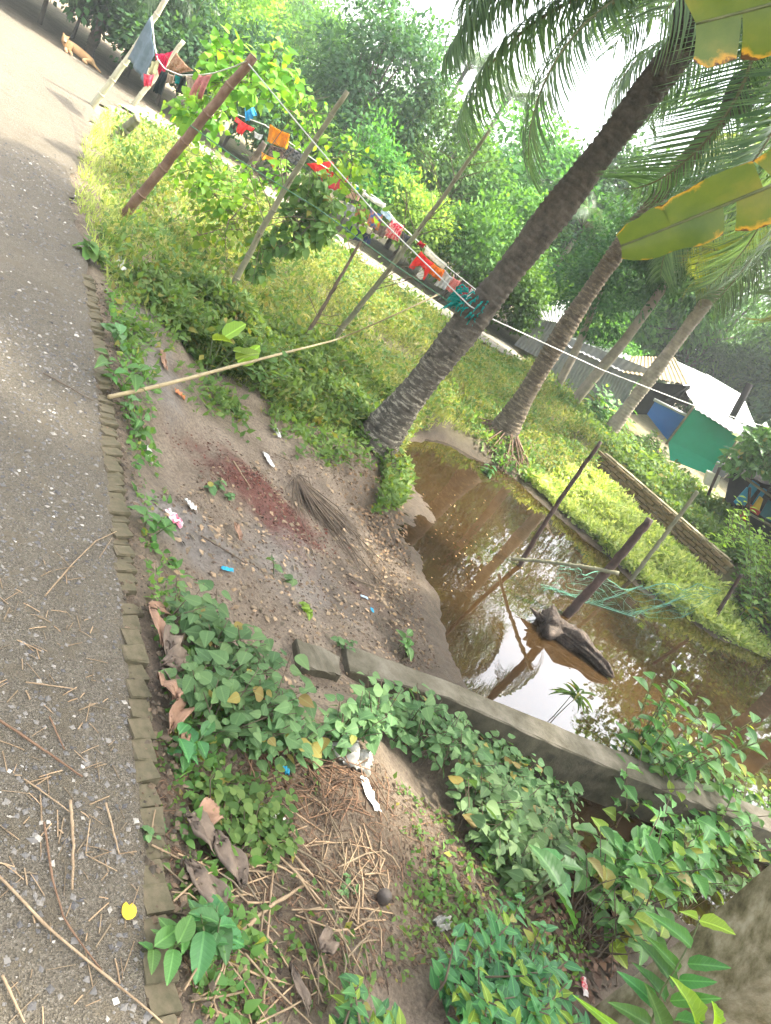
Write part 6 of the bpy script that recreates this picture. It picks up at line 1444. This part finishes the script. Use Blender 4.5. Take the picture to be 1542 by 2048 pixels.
# the grey root/old frond stump on the mud bank
fr = thing('old_frond', 'heap of dark old palm frond fibres on the mud bank', 'frond', gg(650, 1010)); mb = MB()
f0 = gg(595, 970); f1 = gg(690, 1075)
for k in range(60):
    a = np.array((random.gauss(0, .08), random.gauss(0, .05), 0)); s_ = f0 + a * .5; e_ = f1 + a * 4.2 + np.array((0, 0, .02)); m_ = (s_ + e_) / 2 + np.array((random.gauss(0, .05), random.gauss(0, .05), .12))
    s_[2] = float(ground_z(s_[0], s_[1])) + .05; e_[2] = float(ground_z(e_[0], e_[1])) + random.uniform(0, .04); m_[2] = float(ground_z(m_[0], m_[1])) + random.uniform(.01, .06)
    mb.tube([s_, m_, e_], [.006, .005, .002], 4, False)
mb.build('fibre', M['twig'], fr)
# dead banana / dry leaves by the kerb
def dry(label, px, quad_len, wid, ang, mat='dryleaf', name='dry_leaf', rise=.10, seed=0):
    p = gg(*px); r = np.random.default_rng(seed + int(px[0])); n, m_ = 18, 17; t = np.linspace(-.5, .5, n); s_ = np.linspace(-1, 1, m_)
    T, S = np.meshgrid(t, s_, indexing='ij'); w_ = wid * (1 - (2 * np.abs(T)) ** 3 * .75) * .5
    fold = np.abs(S) * wid * .35 * r.uniform(-.2, 1.2) + .06 * wid * np.sin(S * 26 + T * 3) + .10 * wid * np.sin(S * 4 + T * 9 + r.random() * 6)
    X = T * quad_len * (1 - .35 * r.random(m_)[None, :] * (np.abs(T) > .3)); Y = S * w_ * (1 - .5 * r.random((1, m_)) * (np.abs(T) > .38)) + .04 * quad_len * np.sin(T * 5 + r.random() * 3); Z = fold + rise * np.cos(T * 3.0 + r.random()) * .6 + (r.random((n, m_)) - .5) * .008
    c, q = math.cos(ang), math.sin(ang); V = np.stack([p[0] + X * c - Y * q, p[1] + X * q + Y * c, 0 * X], -1)
    g = ground_z(V[..., 0], V[..., 1]); lo = (Z).min(); V[..., 2] = g + Z - lo + .012
    i = (np.arange(n - 1)[:, None] * m_ + np.arange(m_ - 1)[None, :]).ravel()
    o = MB().add(V.reshape(-1, 3), np.stack([i, i + 1, i + m_ + 1, i + m_], -1)).build(name, M[mat], None, p); so = o.modifiers.new('thickness', 'SOLIDIFY'); so.thickness = .003
    return tag(o, label, 'dry leaf', 'dead leaves along the kerb')
dry('tan dry leaf sheath against the upper kerb bricks', (300, 1265), .30, .07, 2.3, 'dryleaf_tan', seed=1)
dry('wide brown dry leaf beside the creeper and kerb', (330, 1300), .32, .11, 1.9, 'dryleaf', seed=2)
dry('curled brown dry leaf under the creeper edge', (345, 1345), .30, .12, 1.2, 'dryleaf', seed=3)
dry('reddish-brown flat dry leaf below the curled one', (318, 1400), .26, .12, 2.2, 'dryleaf_tan', seed=4)
dry('split tan dry leaf by the mid kerb', (345, 1450), .28, .08, 1.7, 'dryleaf_tan', seed=5)
dry('pale crumpled dry leaf above the grey ones', (405, 1650), .22, .10, 1.4, 'dryleaf_tan', seed=6)
dry('grey ribbed dry leaf lying across beside the kerb', (395, 1690), .24, .13, .35, 'dryleaf', rise=.05, seed=7)
dry('dark grey dry leaf below the ribbed one', (445, 1735), .25, .12, -.5, 'dryleaf', rise=.05, seed=8)
dry('lowest grey dry leaf pointing to the dark glossy weed', (400, 1790), .26, .12, -.35, 'dryleaf', rise=.04, seed=9)
dry('narrow tan dry leaf strip lowest by the creeper', (362, 1490), .24, .05, 2.0, 'dryleaf_tan', rise=.04, seed=21)
dry('short tan dry leaf between kerb and creeper top', (312, 1232), .20, .06, 1.0, 'dryleaf_tan', rise=.04, seed=22)
dry('brown torn dry leaf in the middle of the kerb leaves', (335, 1375), .26, .09, 2.7, 'dryleaf', rise=.05, seed=23)
dry('dark crumpled leaf alone on the lower mud', (640, 1900), .16, .09, 1.2, 'dryleaf', rise=.06, seed=10)
dry('grey strip of dry leaf at the bottom of the litter', (590, 1990), .22, .04, 2.4, 'dryleaf', rise=.03, seed=11)
dry('brown bract on the grey mud above the curved root', (470, 1070), .22, .06, 2.2, 'dryleaf_tan', rise=.03, seed=12)
dry('pinkish dry leaf on the road near the kerb top', (152, 755), .24, .06, 2.2, 'dryleaf_tan', rise=.02, seed=13) 
# paper, plastic and other scraps
M['paper'] = surf('white_paper', [(.3, (.55, .53, .46)), (.7, (.76, .74, .68))], 9, .8, .2)
M['bluescrap'] = surf('blue_plastic_scrap', [(.3, (.02, .28, .45)), (.7, (.05, .45, .62))], 20, .4, .2)
M['bag'] = surf('grey_plastic_bag', [(.3, (.22, .21, .17)), (.7, (.42, .40, .34))], 14, .35, .5, 30, .01, spec=.6)
def scrap(name, label, cat, px, L, W, ang, mat, amp=.012, seed=0, n=9, up=.008):
    p = gg(*px); r = np.random.default_rng(seed); t = np.linspace(-.5, .5, n); T, S = np.meshgrid(t, t, indexing='ij')
    ed = 1 + .25 * (r.random((n, n)) - .5); X = T * L * ed; Y = S * W * ed * (1 - .5 * np.abs(T))
    c, q = math.cos(ang), math.sin(ang); V = np.stack([p[0] + X * c - Y * q, p[1] + X * q + Y * c, 0 * X], -1)
    V[..., 2] = ground_z(V[..., 0], V[..., 1]) + up + amp * (np.abs(np.sin(T * 9 + r.random() * 6) * np.cos(S * 7 + r.random() * 6)) + .4 * r.random((n, n)))
    i = (np.arange(n - 1)[:, None] * n + np.arange(n - 1)[None, :]).ravel()
    o = MB().add(V.reshape(-1, 3), np.stack([i, i + 1, i + n + 1, i + n], -1)).build(name, M[mat] if isinstance(mat, str) else mat, None, p, smooth=amp > .02)
    so = o.modifiers.new('thickness', 'SOLIDIFY'); so.thickness = .0015; return tag(o, label, cat)
scrap('paper_scrap', 'torn white paper packet lying on the stalk heap', 'paper', (738, 1592), .19, .075, 2.45, 'paper', .02, 1)
scrap('paper_scrap', 'white scrap above the red-brown chips', 'paper', (535, 922), .22, .08, 2.35, 'paper', .02, 2)
scrap('paper_scrap', 'second white scrap nearer the palm', 'paper', (552, 868), .18, .06, 2.3, 'paper', .02, 3)
scrap('paper_scrap', 'white crumpled scrap on the ash patch', 'paper', (376, 1018), .13, .07, 2.4, 'paper', .03, 4)
scrap('wrapper', 'white and pink wrapper beside the drooping kerb weed', 'wrapper', (345, 1040), .13, .07, .2, cm('pinkwrap', (.7, .66, .64), (.5, .15, .2), 25, 0), .02, 5)
scrap('paper_scrap', 'white scrap where the brick kerb begins', 'paper', (238, 532), .30, .13, 2.3, 'paper', .04, 6)
scrap('paper_scrap', 'pale scrap below the kerb weeds near the ash', 'paper', (296, 915), .16, .05, 2.3, 'paper', .02, 7)
scrap('plastic_scrap', 'bright blue plastic scrap alone on the mud', 'scrap', (453, 1141), .085, .035, .6, 'bluescrap', .015, 8)
scrap('plastic_scrap', 'bright blue scrap tied on the long stalk', 'scrap', (562, 1552), .05, .035, .3, 'bluescrap', .03, 9, up=.03)
scrap('plastic_scrap', 'small pale blue scrap above its twin near the water', 'scrap', (728, 1196), .08, .03, .6, surf('paleblue', [(.3, (.35, .5, .6)), (.7, (.55, .65, .7))], 9, .5, .1), .012, 10)
scrap('plastic_scrap', 'small blue scrap nearest the water edge', 'scrap', (743, 1222), .06, .03, 2.2, 'bluescrap', .012, 11)
scrap('plastic_bag', 'crumpled grey translucent plastic bag on the stalk heap', 'bag', (690, 1512), .30, .14, .3, 'bag', .07, 12, n=22)
scrap('plastic_bag', 'muddy grey plastic scrap left of the taro', 'bag', (882, 1850), .12, .08, .9, 'bag', .03, 13, n=14)
scrap('wrapper', 'red and white wrapper in the gully by the pillar', 'wrapper', (1165, 1975), .10, .05, 1.9, cm('redwrap', (.5, .04, .06), (.65, .6, .55), 14, 0), .02, 14)
scrap('paper_scrap', 'cream scrap half hidden in the trailing greens', 'paper', (545, 1640), .12, .08, 1.2, 'paper', .03, 15)
scrap('fruit_peel', 'orange peel on the dark bank above the cane', 'peel', (357, 793), .10, .07, .5, surf('peel', [(.3, (.5, .16, .06)), (.7, (.62, .28, .12))], 9, .6, .2), .03, 16)
scrap('paper_scrap', 'pale bark strip on the dark upper bank', 'bark strip', (325, 722), .30, .06, 2.3, M['dryleaf_tan'], .02, 17)
# fallen yellow leaf on the road
p = gz(255, 1820, .012); tq = gz(262, 1843, .012); mb = MB(); bse = gz(252, 1802, .012)
a_ = gz(250, 1845, .0); b_ = gz(259, 1800, .0)
leaves(mb, np.array([a_ + np.array((0, 0, zroad(a_[0], a_[1]) + .012))]), (b_ - a_)[None], np.array([(0, -.2, 1.)]), .075, .024, ROUND, .3); o = mb.build('fallen_leaf', M['yellow_leaf'], None, a_)
tag(o, 'bright yellow fallen leaf on the road beside the kerb', 'leaf')
# snail-like dark fruit husk
p = gg(760, 1802); mb = MB(); t = np.linspace(0, np.pi, 12); mb.tube(p + np.stack([0 * t, 0 * t, .035 - .035 * np.cos(t)], 1), .034 * np.sin(t) ** .6 + .002, 14, True, .1)
tag(mb.build('nut_husk', surf('husk', [(.3, (.03, .025, .02)), (.7, (.09, .07, .055))], 12, .6, .4), None, p), 'round dark nut husk on the near mud', 'husk')
# hibiscus: one small red flower in the creeper
p = gy(524, 1404, gg(520, 1440)[1] + .0); e = thing('red_flower', 'small red flower in the creeper', 'flower', p); rm = surf('petal', [(.3, (.6, .01, .02)), (.7, (.75, .03, .03))], 9, .6, .1)
for k in range(5):
    a = k * 1.257; mb = MB(); leaves(mb, p[None], np.array([(math.cos(a), math.sin(a) * .6 - .3, .5)]), np.array([(0, -.7, .7)]), .032, .013, ROUND); mb.build('petal', rm, e)
MB().tube([p + np.array((0, .01, -.12)), p], .0025, 5).build('stem', M['stem'], e)

# ================================================================== thin humid air
mt = bpy.data.materials.new('humid_air'); mt.use_nodes = True; nt = mt.node_tree; nt.nodes.clear()
vo = nt.nodes.new('ShaderNodeVolumePrincipled'); vo.inputs['Color'].default_value = (.93, 1.0, .97, 1); vo.inputs['Density'].default_value = HAZE
vo.inputs['Anisotropy'].default_value = .35
oo = nt.nodes.new('ShaderNodeOutputMaterial'); nt.links.new(vo.outputs[0], oo.inputs['Volume'])
if HAZE > 0:
    hz = MB().box((0, 420, 6), (860, 980, 19)).build('haze', mt, smooth=False); tag(hz, kind='stuff')

for o in list(bpy.data.objects):
    if '_o' in o: del o['_o']
